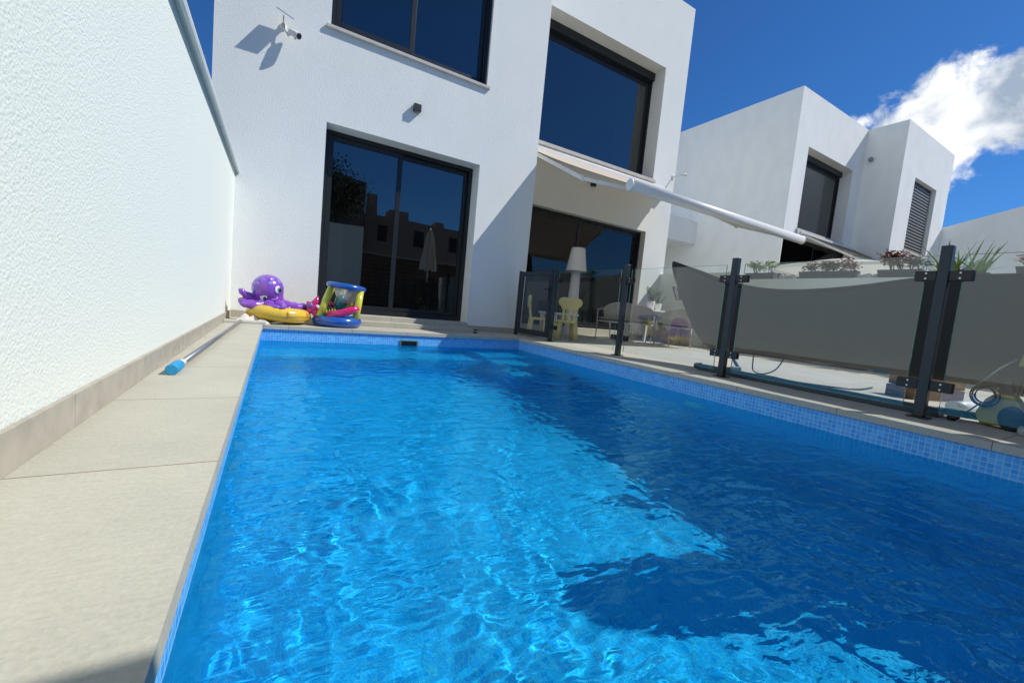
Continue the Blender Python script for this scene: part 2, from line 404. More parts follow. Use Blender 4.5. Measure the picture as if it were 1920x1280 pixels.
# ------------------------------------------------------------------ ground, deck, pool
def sheet_with_hole(mb, x0, x1, y0, y1, hx0, hx1, hy0, hy1, z0, z1):
    mb.box(x0, hx0, y0, y1, z0, z1); mb.box(hx1, x1, y0, y1, z0, z1)
    mb.box(hx0, hx1, y0, hy0, z0, z1); mb.box(hx0, hx1, hy1, y1, z0, z1)
mb = MB(); sheet_with_hole(mb, -400, 500, -400, 500, -1.2, 27, -1.7, 14, -.6, -.055)
struct(mb.build('ground', M['ground']))
# stone deck slab with its pool opening (nose overhangs the shell by 2 cm)
def deck():
    hx0, hx1, hy0, hy1 = -.12, 3.55, -.34, 5.88
    m = MB()
    for x0, x1, y0, y1 in ((-1.2, hx0, -1.7, 14), (hx1, 27, -1.7, 14), (hx0, hx1, -1.7, hy0), (hx0, hx1, hy1, 14)):
        m.add([(x0,y0,0),(x1,y0,0),(x1,y1,0),(x0,y1,0)], [(0,1,2,3)])
        m.add([(x0,y0,-.047),(x1,y0,-.047),(x1,y1,-.047),(x0,y1,-.047)], [(0,3,2,1)])
    c = [(hx0,hy0),(hx1,hy0),(hx1,hy1),(hx0,hy1)]
    for i in range(4):
        a, b = c[i], c[(i+1) % 4]
        m.add([(*a,-.047),(*b,-.047),(*b,0),(*a,0)], [(0,1,2,3)])
    o = m.build('pool_deck', M['deck']); struct(o); return o
deck()
def pool():
    m = MB(); zt, zb = -.047, -1.62
    x0, x1, y0, y1 = PX0, PX1, PY0, PY1
    bz, by = WZ-.56, y1-.72           # bench along the far end
    m.add([(x0,y0,zb),(x1,y0,zb),(x1,by,zb),(x0,by,zb)], [(0,1,2,3)])
    m.add([(x0,y0,zt),(x0,y0,zb),(x0,by,zb),(x0,by,bz),(x0,y1,bz),(x0,y1,zt)], [(0,1,2,3,4,5)])
    m.add([(x1,y0,zt),(x1,y0,zb),(x1,by,zb),(x1,by,bz),(x1,y1,bz),(x1,y1,zt)], [(5,4,3,2,1,0)])
    m.add([(x0,y0,zt),(x1,y0,zt),(x1,y0,zb),(x0,y0,zb)], [(0,1,2,3)])
    m.add([(x0,y1,zt),(x1,y1,zt),(x1,y1,bz),(x0,y1,bz)], [(3,2,1,0)])
    m.add([(x0,by,bz),(x1,by,bz),(x1,y1,bz),(x0,y1,bz)], [(0,1,2,3)])
    m.add([(x0,by,zb),(x1,by,zb),(x1,by,bz),(x0,by,bz)], [(0,1,2,3)])
    # corner entry steps
    m.box(2.62, x1-.001, by+.001, y1-.001, bz-.02, WZ-.26)
    m.box(2.62, x1-.001, by-.42, by-.003, zb+.001, WZ-.52)
    m.box(2.62, x1-.001, by-.80, by-.423, zb+.001, WZ-.82)
    o = m.build('pool_basin', M['tile']); struct(o); o.cycles.is_caustics_receiver = True
    return o
pool()
def water():
    rng = np.random.default_rng(11)
    ys = [PY0]
    while ys[-1] < PY1: ys.append(ys[-1] + max(.0075, min(.020, .0075+.0042*max(0, ys[-1]-.6))))
    ys[-1] = PY1; ys = np.array(ys)
    xs = np.linspace(PX0, PX1, 330)
    X, Y = np.meshgrid(xs, ys)
    # gently warped sum of short wind waves and jet swirls
    wx = X + .05*np.sin(2.1*Y+1.3*X+.4)+.03*np.sin(5.3*X-3.1*Y)+.012*np.sin(11*Y+7*X+2)
    wy = Y + .05*np.sin(1.7*X-2.3*Y+1.9)+.03*np.sin(4.7*Y+3.9*X+.7)+.012*np.sin(13*X-8*Y)
    Z = np.zeros_like(X)
    lam = np.exp(rng.uniform(np.log(.10), np.log(.9), 90))
    for l in lam:
        th = rng.normal(R(28), R(48)) if rng.random() < .7 else rng.uniform(0, 2*np.pi)
        k = 2*np.pi/l; slope = .0046*(l/.25)**.2
        env = .55+.45*np.sin(rng.uniform(.6, 2.2)*wx+rng.uniform(.6, 2.2)*wy+rng.uniform(0, 6.28))
        ph = k*(np.cos(th)*wx+np.sin(th)*wy)+rng.uniform(0, 6.28)
        Z += env*slope/k*np.sin(ph)
    calm = 1-.45/(1+np.exp(-(X-2.35-.12*Y)/.25))
    edge = np.minimum.reduce([X-PX0, PX1-X, Y-PY0, PY1-Y]); edge = np.clip(edge/.06, .25, 1)
    Z = Z*calm*edge + WZ
    ny, nx = X.shape
    me = bpy.data.meshes.new('water')
    co = np.stack([X, Y, Z], -1).reshape(-1, 3).astype(np.float32)
    i = np.arange((ny-1)*(nx-1)); q = (i//(nx-1))*nx + i % (nx-1)
    F = np.stack([q, q+1, q+nx+1, q+nx], -1).astype(np.int32)
    me.vertices.add(len(co)); me.vertices.foreach_set('co', co.ravel())
    me.loops.add(F.size); me.loops.foreach_set('vertex_index', F.ravel())
    me.polygons.add(len(F)); me.polygons.foreach_set('loop_start', np.arange(0, F.size, 4, dtype=np.int32))
    me.polygons.foreach_set('use_smooth', np.ones(len(F), bool))
    me.update(calc_edges=True); me.validate()
    me.materials.append(M['water'])
    o = bpy.data.objects.new('water', me); COL.objects.link(o); struct(o); o.cycles.is_caustics_caster = True
water()

# ------------------------------------------------------------------ house builder
def wall_panel(m, x0, x1, z0, z1, y, holes):
    """front face at y with rectangular holes and their reveals; hole = (x0,x1,z0,z1,depth)"""
    xs = sorted({x0, x1, *[h[0] for h in holes], *[h[1] for h in holes]})
    zs = sorted({z0, z1, *[h[2] for h in holes], *[h[3] for h in holes]})
    for a, b in zip(xs, xs[1:]):
        for c, d in zip(zs, zs[1:]):
            if any(h[0] <= a and b <= h[1] and h[2] <= c and d <= h[3] for h in holes): continue
            m.add([(a,y,c),(b,y,c),(b,y,d),(a,y,d)], [(0,1,2,3)])
    for hx0, hx1, hz0, hz1, d in holes:
        m.add([(hx0,y,hz0),(hx0,y+d,hz0),(hx0,y+d,hz1),(hx0,y,hz1)], [(0,1,2,3)])
        m.add([(hx1,y,hz0),(hx1,y+d,hz0),(hx1,y+d,hz1),(hx1,y,hz1)], [(3,2,1,0)])
        m.add([(hx0,y,hz1),(hx1,y,hz1),(hx1,y+d,hz1),(hx0,y+d,hz1)], [(0,1,2,3)])
        m.add([(hx0,y,hz0),(hx1,y,hz0),(hx1,y+d,hz0),(hx0,y+d,hz0)], [(3,2,1,0)])
def block(m, x0, x1, y0, y1, z0, z1, holes):
    wall_panel(m, x0, x1, z0, z1, y0, holes)
    m.add([(x0,y0,z0),(x0,y1,z0),(x0,y1,z1),(x0,y0,z1)], [(3,2,1,0)])
    m.add([(x1,y0,z0),(x1,y1,z0),(x1,y1,z1),(x1,y0,z1)], [(0,1,2,3)])
    m.add([(x0,y1,z0),(x1,y1,z0),(x1,y1,z1),(x0,y1,z1)], [(3,2,1,0)])
    # flat roof behind a parapet
    t = .25; zr = z1-.5
    m.add([(x0,y0,z1),(x1,y0,z1),(x1,y1,z1),(x0,y1,z1),(x0+t,y0+t,z1),(x1-t,y0+t,z1),(x1-t,y1-t,z1),(x0+t,y1-t,z1),
           (x0+t,y0+t,zr),(x1-t,y0+t,zr),(x1-t,y1-t,zr),(x0+t,y1-t,zr)],
          [(0,1,5,4),(1,2,6,5),(2,3,7,6),(3,0,4,7),(4,5,9,8),(5,6,10,9),(6,7,11,10),(7,4,8,11),(8,9,10,11)])
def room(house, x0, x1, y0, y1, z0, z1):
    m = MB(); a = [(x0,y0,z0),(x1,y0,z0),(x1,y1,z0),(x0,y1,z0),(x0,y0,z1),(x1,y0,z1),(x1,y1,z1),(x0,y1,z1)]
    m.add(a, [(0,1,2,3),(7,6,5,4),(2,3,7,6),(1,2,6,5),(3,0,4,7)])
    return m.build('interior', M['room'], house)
def ring_frame(m, x0, x1, z0, z1, y0, y1, w, wt=None, wb=None):
    wt = wt or w; wb = wb or w
    m.box(x0, x0+w, y0, y1, z0, z1); m.box(x1-w, x1, y0, y1, z0, z1)
    m.box(x0+w, x1-w, y0, y1, z1-wt, z1); m.box(x0+w, x1-w, y0, y1, z0, z0+wb)
def glazing(house, name, x0, x1, z0, z1, y, mull=None, w=.085, shutter=False, sill=None, box_out=0, handle=False, glass='win glass'):
    zt = z1-(.2 if shutter else 0)
    m = MB(); ring_frame(m, x0, x1, z0, zt, y, y+.10, w*.75)
    fr = m.build(name, M['frame'], house, .004)
    xs = [x0+w*.75]+([mull] if mull else [])+[x1-w*.75]
    for i in range(len(xs)-1):
        a, b = xs[i], xs[i+1]
        if mull:
            a = a-(.04 if i else 0); b = b+(.04 if i == 0 else 0)
        yy = y+.012+.045*i
        m = MB(); ring_frame(m, a+.002, b-.002, z0+w*.75+.002, zt-w*.75-.002, yy, yy+.04, .075)
        sash = m.build('sash', M['frame'], fr, .003)
        m = MB(); m.box(a+.077, b-.077, yy+.016, yy+.024, z0+w*.75+.077, zt-w*.75-.077)
        m.build('pane', M[glass], fr)
        if handle and i == 1:
            h = MB(); h.box(a+.03, a+.05, yy-.035, yy-.003, z0+.95, z0+1.15); h.build('handle', M['clamp'], fr, .004)
    if shutter:
        m = MB(); m.box(x0+.01, x1-.01, y-box_out, y+.11, zt+.002, z1-.003); m.build('shutter_box', M['frame'], fr, .008)
        for rx in (x0+.012, x1-.045):
            m = MB(); m.box(rx, rx+.033, y-.03, y-.002, z0, zt); m.build('shutter_rail', M['frame'], fr)
        m = MB(); m.box(x0+.05, x1-.05, y-.03, y-.014, zt-.035, zt+.0); m.build('shutter', M['chrome'] if False else M['frame'], fr)
    if sill:
        sx0, sx1, sy0, sy1, sz0, sz1 = sill
        m = MB(); m.box(*sill); m.build('sill', M['sill'], fr, .006)
    return fr

# ---- own house: front block on the left, recessed block on the right
own = thing('terraced_house', 'two-storey white stucco house at the far end of the pool, with dark sliding doors', 'house', (2, 8, 0))
D1 = (.544, 3.03, .0, 2.94, .36); W1 = (.532, 3.034, 4.27, 6.95, .14)
m = MB(); block(m, -.83, XC, YF, 14, -.04, TOP, [D1, W1]); m.build('wall', M['wall'], own)
D2 = (4.45, 8.63, .0, 2.88, .22); W2 = (4.55, 8.66, 4.27, 7.14, .42)
m = MB()
wall_panel(m, XC, XP, -.04, TOP, Y2, [D2, W2])
m.add([(XP,Y2,-.04),(XP,14,-.04),(XP,14,TOP),(XP,Y2,TOP)], [(0,1,2,3)])
t = .25
m.add([(XC,Y2,TOP),(XP,Y2,TOP),(XP,14,TOP),(XC,14,TOP),(XC,Y2+t,TOP),(XP-t,Y2+t,TOP),(XP-t,14,TOP),(XC,14,TOP-.01),(XC,Y2+t,TOP-.5),(XP-t,Y2+t,TOP-.5),(XP-t,14,TOP-.5),(XC,14,TOP-.5)],
      [(0,1,5,4),(1,2,6,5),(4,5,9,8),(5,6,10,9),(8,9,10,11)])
m.build('wall', M['wall'], own)
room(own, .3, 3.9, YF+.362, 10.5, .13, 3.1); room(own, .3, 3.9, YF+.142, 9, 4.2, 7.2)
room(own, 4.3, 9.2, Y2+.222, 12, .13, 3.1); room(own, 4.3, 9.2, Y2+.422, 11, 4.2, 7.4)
glazing(own, 'sliding_door', D1[0]+.002, D1[1]-.002, 0.155, 2.938, YF+.29, mull=1.72, handle=False)
glazing(own, 'window', W1[0]+.002, W1[1]-.002, 4.275, 6.948, YF+.075, mull=1.72, shutter=True)
m = MB(); m.box(.47, 3.085, YF-.045, YF+.07, 4.222, 4.27); m.build('sill', M['sill'], own, .005)
glazing(own, 'sliding_door', D2[0]+.002, D2[1]-.002, .155, 2.878, Y2+.17, mull=6.5, glass='door glass')
glazing(own, 'window', W2[0]+.002, W2[1]-.002, 4.275, 7.138, Y2+.46, shutter=True, box_out=.12)
m = MB(); m.box(4.195, 8.72, Y2-.05, Y2+.45, 4.19, 4.27); m.build('sill', M['sill'], own, .005)
def curtain(x0, x1, z0, z1, y):
    m = MB(); n = 40; vs = []
    for i in range(n+1):
        x = x0+(x1-x0)*i/n; yy = y+.035*math.sin(i*1.25)+.01*math.sin(i*.4)
        vs += [(x, yy, z0), (x, yy, z1)]
    m.add(vs, [(2*i, 2*i+2, 2*i+3, 2*i+1) for i in range(n)], True)
    m.build('curtain', M['curtain'], own)
curtain(2.55, 3.0, 4.3, 6.9, YF+.45); curtain(7.85, 8.6, 4.3, 7.1, Y2+.85); curtain(.6, .85, 4.3, 6.9, YF+.45); curtain(.62, .95, .2, 2.9, YF+.75)
# threshold and step
m = MB(); m.box(D1[0]+.003, D1[1]-.003, YF-.03, YF+.358, 0, .15); m.build('threshold', M['deck'], own, .006)
m = MB(); m.box(D1[0]-.2, D1[1]+.02, YF-.31, YF-.033, 0, .075); m.build('step', M['deck'], own, .006)
m = MB(); m.box(D2[0]+.003, D2[1]-.003, Y2-.2, Y2+.218, 0, .15); m.build('threshold', M['deck'], own, .006)
for b in ((D1[1]+.022, XC+.012, YF-.012, YF-.002), (XC+.002, XC+.012, YF-.002, Y2), (-.526, D1[0]-.202, YF-.012, YF-.002), (D2[1]+.003, XP+.01, Y2-.012, Y2-.002)):
    m = MB(); m.box(*b, 0, .10); m.build('skirting', M['skirt'], own)

# ---- neighbour's house, the mirror image further right
NX, NB, NE, NY, NYB = 15.4, 20.53, 25.7, 8.26, 6.99
nb = thing('terraced_house', 'white flat-roofed house beyond the side wall, with a stepped front and grey shutter', 'house', (20, 9, 0))
m = MB(); wn1 = (16.25, 19.75, 4.33, 7.2, .42); wd1 = (15.45, 20.45, .0, 4.06, .22)
block(m, NX, NB, NY, 16, -.04, 9.0, [wn1, wd1]); m.build('wall', M['far wall'], nb)
m = MB(); wn2 = (21.9, 24.3, 4.33, 7.18, .26); block(m, NB+.001, NE, NYB, 15.9, -.04, 9.0, [wn2]); m.build('wall', M['far wall'], nb)
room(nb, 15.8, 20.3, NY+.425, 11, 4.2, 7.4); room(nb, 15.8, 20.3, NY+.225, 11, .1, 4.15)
glazing(nb, 'window', wn1[0]+.002, wn1[1]-.002, 4.335, 7.198, NY+.46, shutter=True, box_out=.12)
glazing(nb, 'sliding_door', wd1[0]+.002, wd1[1]-.002, .05, 4.058, NY+.17, mull=18.0, glass='door glass')  # top strip of dark glass added in place of shaded wall under the awning
wf = glazing(nb, 'window', wn2[0]+.002, wn2[1]-.002, 4.335, 7.178, NYB+.17, shutter=False)
m = MB()
for i in range(22):
    z = 4.42+i*.12
    m.prism([(NYB+.15, z), (NYB+.12, z+.012), (NYB+.13, z+.075), (NYB+.15, z+.085)], 'x', wn2[0]+.08, wn2[1]-.08)
m.build('roller_shutter', mat('grey shutter slats', (.17, .18, .18), .5), wf)
m = MB(); m.box(wn1[0]-.06, wn1[1]+.05, NY-.05, NY+.45, 4.25, 4.33); m.build('sill', M['sill'], nb)
m = MB(); m.box(wn2[0]-.06, wn2[1]+.05, NYB-.05, NYB+.16, 4.26, 4.33); m.build('sill', M['sill'], nb)

m = MB(); m.box(9.51, 15.395, 11.8, 14.5, 3.9, 4.85); m.box(9.51, 15.395, 13.25, 13.5, 0, 3.899)
tag(m.build('carport', M['far wall']), 'low white carport canopy in the gap between the two houses', 'carport')

# far boundary wall beyond the neighbour's house
m = MB(); m.prism([(7.6, 0), (7.6, 5.75), (6.98, 5.86), (4.7, 6.46), (1.5, 7.3), (1.5, 0)], 'x', 25.72, 26.1)
tag(m.build('boundary_wall', M['far wall']), 'tall shaded white wall rising to the right of the neighbouring house', 'wall')

# ---- garden walls
lw = thing('garden_wall', 'long textured white wall running along the left side of the pool', 'wall', (XL, 3, 0))
m = MB(); m.box(XL-.26, XL, -.78, YF-.002, -.04, 1.975); m.build('wall', M['fence wall'], lw)
m = MB(); m.box(XL-.285, XL+.05, -.78, YF-.003, 1.977, 2.008); m.box(XL+.026, XL+.05, -.78, YF-.003, 1.955, 1.976); m.build('coping', M['coping'], lw, .004)
m = MB()
y = -.5
k = 0
while y < YF-.02:
    e = min(y+.748, YF-.015); m.box(XL+.002, XL+.016+.0005*(k % 2), y, e, 0, .107); y += .7505; k += 1
m.build('skirting', M['skirt'], lw, .001)
bw = MB(); bw.box(9.4, 9.58, -1.6, 6.1, -.04, 1.66); bw.box(9.4, 9.58, 6.1, Y2-.003, -.04, 1.83)
tag(bw.build('garden_wall', M['fence wall']), 'low white side wall carrying a row of planters', 'wall')
rw = MB(); rw.box(-.8, 2.5, -.80, -.52, -.04, 2.72)
tag(rw.build('garden_wall', M['fence wall']), 'tall white wall closing the near end of the pool, mirrored in the left door', 'wall')
tf = thing('timber_fence', 'brown board fence behind the terrace, mirrored in the right door', 'fence', (6, -1.41, 0))
BR = mat('brown fence boards', (.085, .06, .045), .8, var=.3, vscale=5)
m = MB()
for i in range(13): m.box(2.52, 9.38, -1.42, -1.395, .05+.146*i, .05+.146*i+.136)
m.build('boards', BR, tf)
for x in (2.56, 4.25, 5.95, 7.65, 9.33):
    m = MB(); m.box(x-.035, x+.035, -1.48, -1.422, 0, 1.98); m.build('post', BR, tf)
m = MB(); m.box(2.51, 9.39, -1.46, -1.36, 1.981, 2.01); m.build('cap_rail', mat('pale rail', (.4, .38, .35), .6), tf)

# ------------------------------------------------------------------ awnings
def awning(name_label, x0, x1, yw, zw, yb, zb, cloth, group, bar_r=.08):
    a = thing('awning', name_label, 'awning', ((x0+x1)/2, yw, zw), 0, group)
    m = MB(); m.box(x0-.03, x1+.1, yw-.17, yw, zw-.02, zw+.015); m.box(x0-.03, x1+.1, yw-.17, yw-.15, zw+.0155, zw+.10); m.box(x0-.03, x1+.1, yw-.03, yw, zw+.0155, zw+.14)
    m.build('cassette', M['white metal'], a, .006)
    m = MB(); m.tube([(x0, yw-.085, zw+.06), (x1+.06, yw-.085, zw+.06)], .038, 14); m.build('roller', M['awning cloth'], a)
    # cloth with a slight belly
    m = MB(); n = 18; vs = []
    for i in range(n+1):
        t = i/n; y = yw-.10+(yb+.03-(yw-.10))*t; z = zw+.06+(zb+.03-(zw+.06))*t-.05*math.sin(math.pi*t)
        vs += [(x0+.03, y, z), (x1, y, z)]
    m.add(vs, [(2*i, 2*i+1, 2*i+3, 2*i+2) for i in range(n)], True)
    m.build('cloth', cloth, a)
    m = MB(); prof = []
    for j in range(16):
        q = 2*math.pi*j/16; prof.append((yb+math.cos(q)*bar_r*.85, zb+math.sin(q)*bar_r))
    m.prism(prof, 'x', x0, x1); fb = m.build('front_bar', M['white metal'], a)
    for p in fb.data.polygons: p.use_smooth = len(p.vertices) == 4
    for xe, s in ((x0, -1), (x1, 1)):
        mm = MB(); pr = [(yb+math.cos(2*math.pi*j/16)*bar_r*.92, zb+math.sin(2*math.pi*j/16)*bar_r*1.08) for j in range(16)]
        mm.prism(pr, 'x', min(xe+s*.001, xe+s*.022), max(xe+s*.001, xe+s*.022)); mm.build('end_cap', M['white plastic'], fb, .004)
    for s, xa, xe_, xb in ((1, x0+.1, x0+.12, x0+.5), (-1, x1-.1, x1-.12, x1-.5)):
        sh = Vector((xa, yw-.2, zw-.04)); el = Vector((x0+.16 if s > 0 else x1-.16, yw+(yb-yw)*.64, zw+(zb-zw)*.70-.06)); en = Vector((xb, yb+.06, zb-.01))
        mm = MB(); mm.bar(sh, el, .035, .07); mm.bar(el, en, .03, .06)
        mm.box(xa-.05, xa+.05, yw-.22, yw-.171, zw-.1, zw-.005)
        arm = mm.build('folding_arm', M['white metal'], a, .004)
        mm = MB(); mm.tube([el+Vector((0,0,-.05)), el+Vector((0,0,.05))], .032, 12); mm.build('elbow_joint', M['white plastic'], arm)
    return a
awning('open cream awning over the terrace doors of the near house', 4.32, 9.1, 8.18, 3.98, 4.5, 2.395, M['awning cloth'], 'extended awnings over the terraces')
awning('dark awning with a pale folding arm on the neighbouring house', 16.25, 21, 8.22, 4.10, 5.5, 2.92, M['awning grey'], 'extended awnings over the terraces', .06)

# ------------------------------------------------------------------ wall fittings
def square_lamp(x, y, z, label):
    a = thing('wall_lamp', label, 'wall lamp', (x, y, z), 0, 'square dark wall lamps')
    m = MB(); m.box(-.058, .058, -.085, -.004, -.055, .055); m.build('housing', M['lamp black'], a, .003, True)
    m = MB(); m.box(-.045, .045, -.075, -.012, -.059, -.0555); m.build('lens', mat('lamp lens', (.2, .2, .19), .3), a, 0, True)
    m = MB(); m.box(-.045, .045, -.0039, -.0005, -.04, .04); m.build('base_plate', M['lamp black'], a, 0, True)
square_lamp(1.84, YF, 3.52, 'small black square lamp between the door and the window above it')
square_lamp(6.62, Y2, 3.68, 'small black square lamp in the shade under the awning')
a = thing('wall_lamp', 'round grey lamp high on the neighbouring house in the inner corner', 'wall lamp', (NB, 8.0, 7.75))
m = MB(); m.ball((NB-.1, 8.0, 7.75), .09, 14, 8); m.build('globe', mat('grey globe', (.25, .25, .25), .5), a)
m = MB(); m.tube([(NB-.03, 8.0, 7.75), (NB-.0005, 8.0, 7.75)], .06, 12); m.build('bracket', M['coping'], a)

def sec_cam(loc, label, panel):
    a = thing('security_camera', label, 'camera', loc)
    m = MB(); m.lathe([(.045, 0), (.045, .012), (.03, .02), (.02, .05)], n=16, M=Matrix.Rotation(R(90), 4, 'X')); m.build('wall_plate', M['white plastic'], a, 0, True)
    m = MB(); m.tube([(0, -.05, 0), (.03, -.075, -.07), (.065, -.085, -.125)], .012, 8)
    m.tube([(0, -.05, 0), (-.0, -.10, .05), (-.0, -.14, .075)], .009, 8); m.ball((0, -.06, 0), .027, 12, 8); m.build('arm', M['cream plastic'], a, 0, True)
    d = Vector((.62, -.62, -.42)).normalized(); c = Vector((.115, -.115, -.085))
    m = MB(); m.tube([Vector((.065, -.085, -.125)), c-d*.02], .014, 8); m.tube([c-d*.05, c-d*.035, c+d*.07, c+d*.12], [.03, .043, .046, .044], 18); b = m.build('camera_body', M['white plastic'], a, 0, True)
    m = MB(); m.tube([c+d*.1205, c+d*.127], .036, 18); m.build('lens', M['clamp'], b, 0, True)
    m = MB(); m.tube([c+d*.05+Vector((0,0,-.035)), c+d*.05+Vector((0,0,-.065))], .013, 8); m.build('sensor', M['cream plastic'], b, 0, True)
    if panel:
        # solar panel: seen edge-on from the pool, broadside from the sun
        n = Vector((.28, -.42, .86)).normalized(); u = Vector((1, 0, 0)); u = (u-n*u.dot(n)).normalized(); v = n.cross(u)
        Mx = Matrix((u, v, n)).transposed().to_4x4(); Mx.translation = Vector((.02, -.16, .10))
        m = MB(); m.box(-.108, .108, -.078, .078, -.006, .006, Mx); p = m.build('solar_panel', M['white plastic'], a, .002, True)
        m = MB(); m.box(-.1, .1, -.07, .07, .0065, .0075, Mx); m.build('solar_cells', M['frame'], p, 0, True)
    return a
sec_cam((-.06, YF, 4.01), 'white security camera with a small solar panel beside the upper left window', True)
c2 = thing('security_camera', 'small white camera on a bracket at the right edge of the near house', 'camera', (9.42, Y2, 4.5))
m = MB(); m.box(9.38, 9.46, Y2-.02, Y2-.001, 4.46, 4.56); m.bar((9.42, Y2-.02, 4.52), (9.50, Y2-.2, 4.56), .02, .02); m.build('bracket', M['white plastic'], c2, .003)
m = MB(); m.tube([(9.49, Y2-.18, 4.56), (9.58, Y2-.3, 4.54)], .032, 14); m.build('camera_body', M['white plastic'], c2)
m = MB(); m.tube([(9.5805, Y2-.3008, 4.5398), (9.585, Y2-.307, 4.539)], .026, 14); m.build('lens', M['clamp'], c2)

# ------------------------------------------------------------------ glass pool fence
fence = thing('glass_fence', 'frameless glass pool fence on dark square posts along the right edge of the pool', 'fence', (3.98, 2.5, 0))
FX = 3.975
posts = [1.03, 2.535, 4.02, 5.60]
for y in posts+[-.50]:
    m = MB(); m.box(FX-.03, FX+.03, y-.03, y+.03, .0105, 1.2); p = m.build('post', M['steel'], fence, .004)
    m = MB(); m.box(FX-.06, FX+.06, y-.055, y+.055, 0, .010); m.build('base_plate', M['clamp'], p, .002)
for y in posts:
    for s in (-1, 1):
        if y == 5.60 and s > 0: continue
        for z in (.235, .995):
            y0, y1 = sorted((y+s*.0305, y+s*.145))
            m = MB(); m.box(FX-.024, FX-.007, y0, y1, z-.035, z+.035); m.box(FX+.007, FX+.024, y0, y1, z-.035, z+.035); m.box(FX-.0065, FX+.0065, y0, y0+.05 if s > 0 else y0+.114-.064, z-.03, z+.03) if False else None
            c = m.build('clamp', M['clamp'], fence, .004)
            yy = y+s*.085
            for dz in (-.018, .018):
                m = MB(); m.tube([(FX-.0245, yy, z+dz), (FX-.0275, yy, z+dz)], .006, 8); m.build('screw', M['chrome'], c)
ends = [(-.45, .935), (1.125, 2.44), (2.63, 3.925), (4.115, 5.505)]
for y0, y1 in ends:
    m = MB(); m.box(FX-.005, FX+.005, y0, y1, .06, 1.135); g = m.build('glass_panel', M['fence glass'], fence)
    m = MB()
    m.box(FX-.0052, FX+.0052, y0, y1, 1.1352, 1.137); m.box(FX-.0052, FX+.0052, y0-.002, y0-.0002, .06, 1.137); m.box(FX-.0052, FX+.0052, y1+.0002, y1+.002, .06, 1.137)
    m.build('polished_edge', M['edge glass'], g)
gate = thing('pool_gate', 'dark framed glass gate between the house corner and the pool fence', 'gate', (3.98, 6.15, 0))
m = MB(); gy0, gy1 = 5.68, 6.70
for a in ((gy0, gy0+.075), (gy1-.075, gy1)): m.box(FX-.022, FX+.022, a[0], a[1], .05, 1.17)
m.box(FX-.022, FX+.022, gy0+.075, gy1-.075, 1.085, 1.17); m.box(FX-.022, FX+.022, gy0+.075, gy1-.075, .05, .14); m.build('frame', M['steel'], gate, .003)
m = MB(); m.box(FX-.004, FX+.004, gy0+.076, gy1-.076, .141, 1.084); m.build('glass_panel', M['fence glass'], gate)
m = MB(); m.box(FX-.035, FX-.0225, gy0+.018, gy0+.055, .68, .92); m.bar((FX-.05, gy0+.028, .86), (FX-.05, gy0+.16, .86), .014, .018); m.tube([(FX-.022, gy0+.028, .86), (FX-.055, gy0+.028, .86)], .01, 8); m.build('handle', M['clamp'], gate, .003)
m = MB(); m.box(FX-.03, FX+.03, 6.705, 6.75, .0, 1.19); m.build('hinge_post', M['steel'], gate, .003)
for z in (.25, .95):
    m = MB(); m.tube([(FX-.028, 6.702, z-.04), (FX-.028, 6.702, z+.04)], .012, 8); m.build('hinge', M['clamp'], gate)

# ------------------------------------------------------------------ poolside toys
def swim_ring():
    a = thing('swim_ring', 'yellow inflatable ring lying under the purple octopus float', 'pool ring', (.05, 6.32, 0))
    m = MB(); Mx = Matrix.Rotation(R(-3), 4, 'X')
    n, k = 72, 16; vs = []; fs = []
    for i in range(n):
        A = 2*math.pi*i/n; rr = .1*(1+.035*math.sin(A*36)+.015*math.sin(5*A))
        for j in range(k):
            b = 2*math.pi*j/k; inner = max(0, -math.cos(b))
            q = rr*(1-.06*inner*abs(math.sin(A*18)))
            vs.append(Mx @ Vector(((.285+q*math.cos(b))*math.cos(A), (.285+q*math.cos(b))*math.sin(A), q*.95*math.sin(b)+.01*math.sin(2*A)))+Vector((.05, 6.32, .118)))
    for i in range(n):
        for j in range(k): fs.append((i*k+j, ((i+1) % n)*k+j, ((i+1) % n)*k+(j+1) % k, i*k+(j+1) % k))
    m.add(vs, fs, True); m.build('tube', vinyl('yellow vinyl', (.72, .48, .05)), a)
    orange = vinyl('orange print', (.62, .25, .05))
    for i in (0, 2, 4):
        A = R(285+i*22); p = Vector((.05+.376*math.cos(A), 6.32+.376*math.sin(A), .135)); m = MB(); m.ball(p, (.02, .02, .045), 10, 6); m.build('print', orange, a)
    m = MB(); m.torus((.05, 6.32, .118), .389, .0035, 72, 6); m.build('seam', vinyl('amber seam', (.6, .36, .03)), a)
    m = MB(); m.tube([(.16, 6.09, .205), (.165, 6.085, .232)], [.013, .009], 10); m.build('valve', vinyl('clear valve', (.6, .55, .4)), a)
swim_ring()
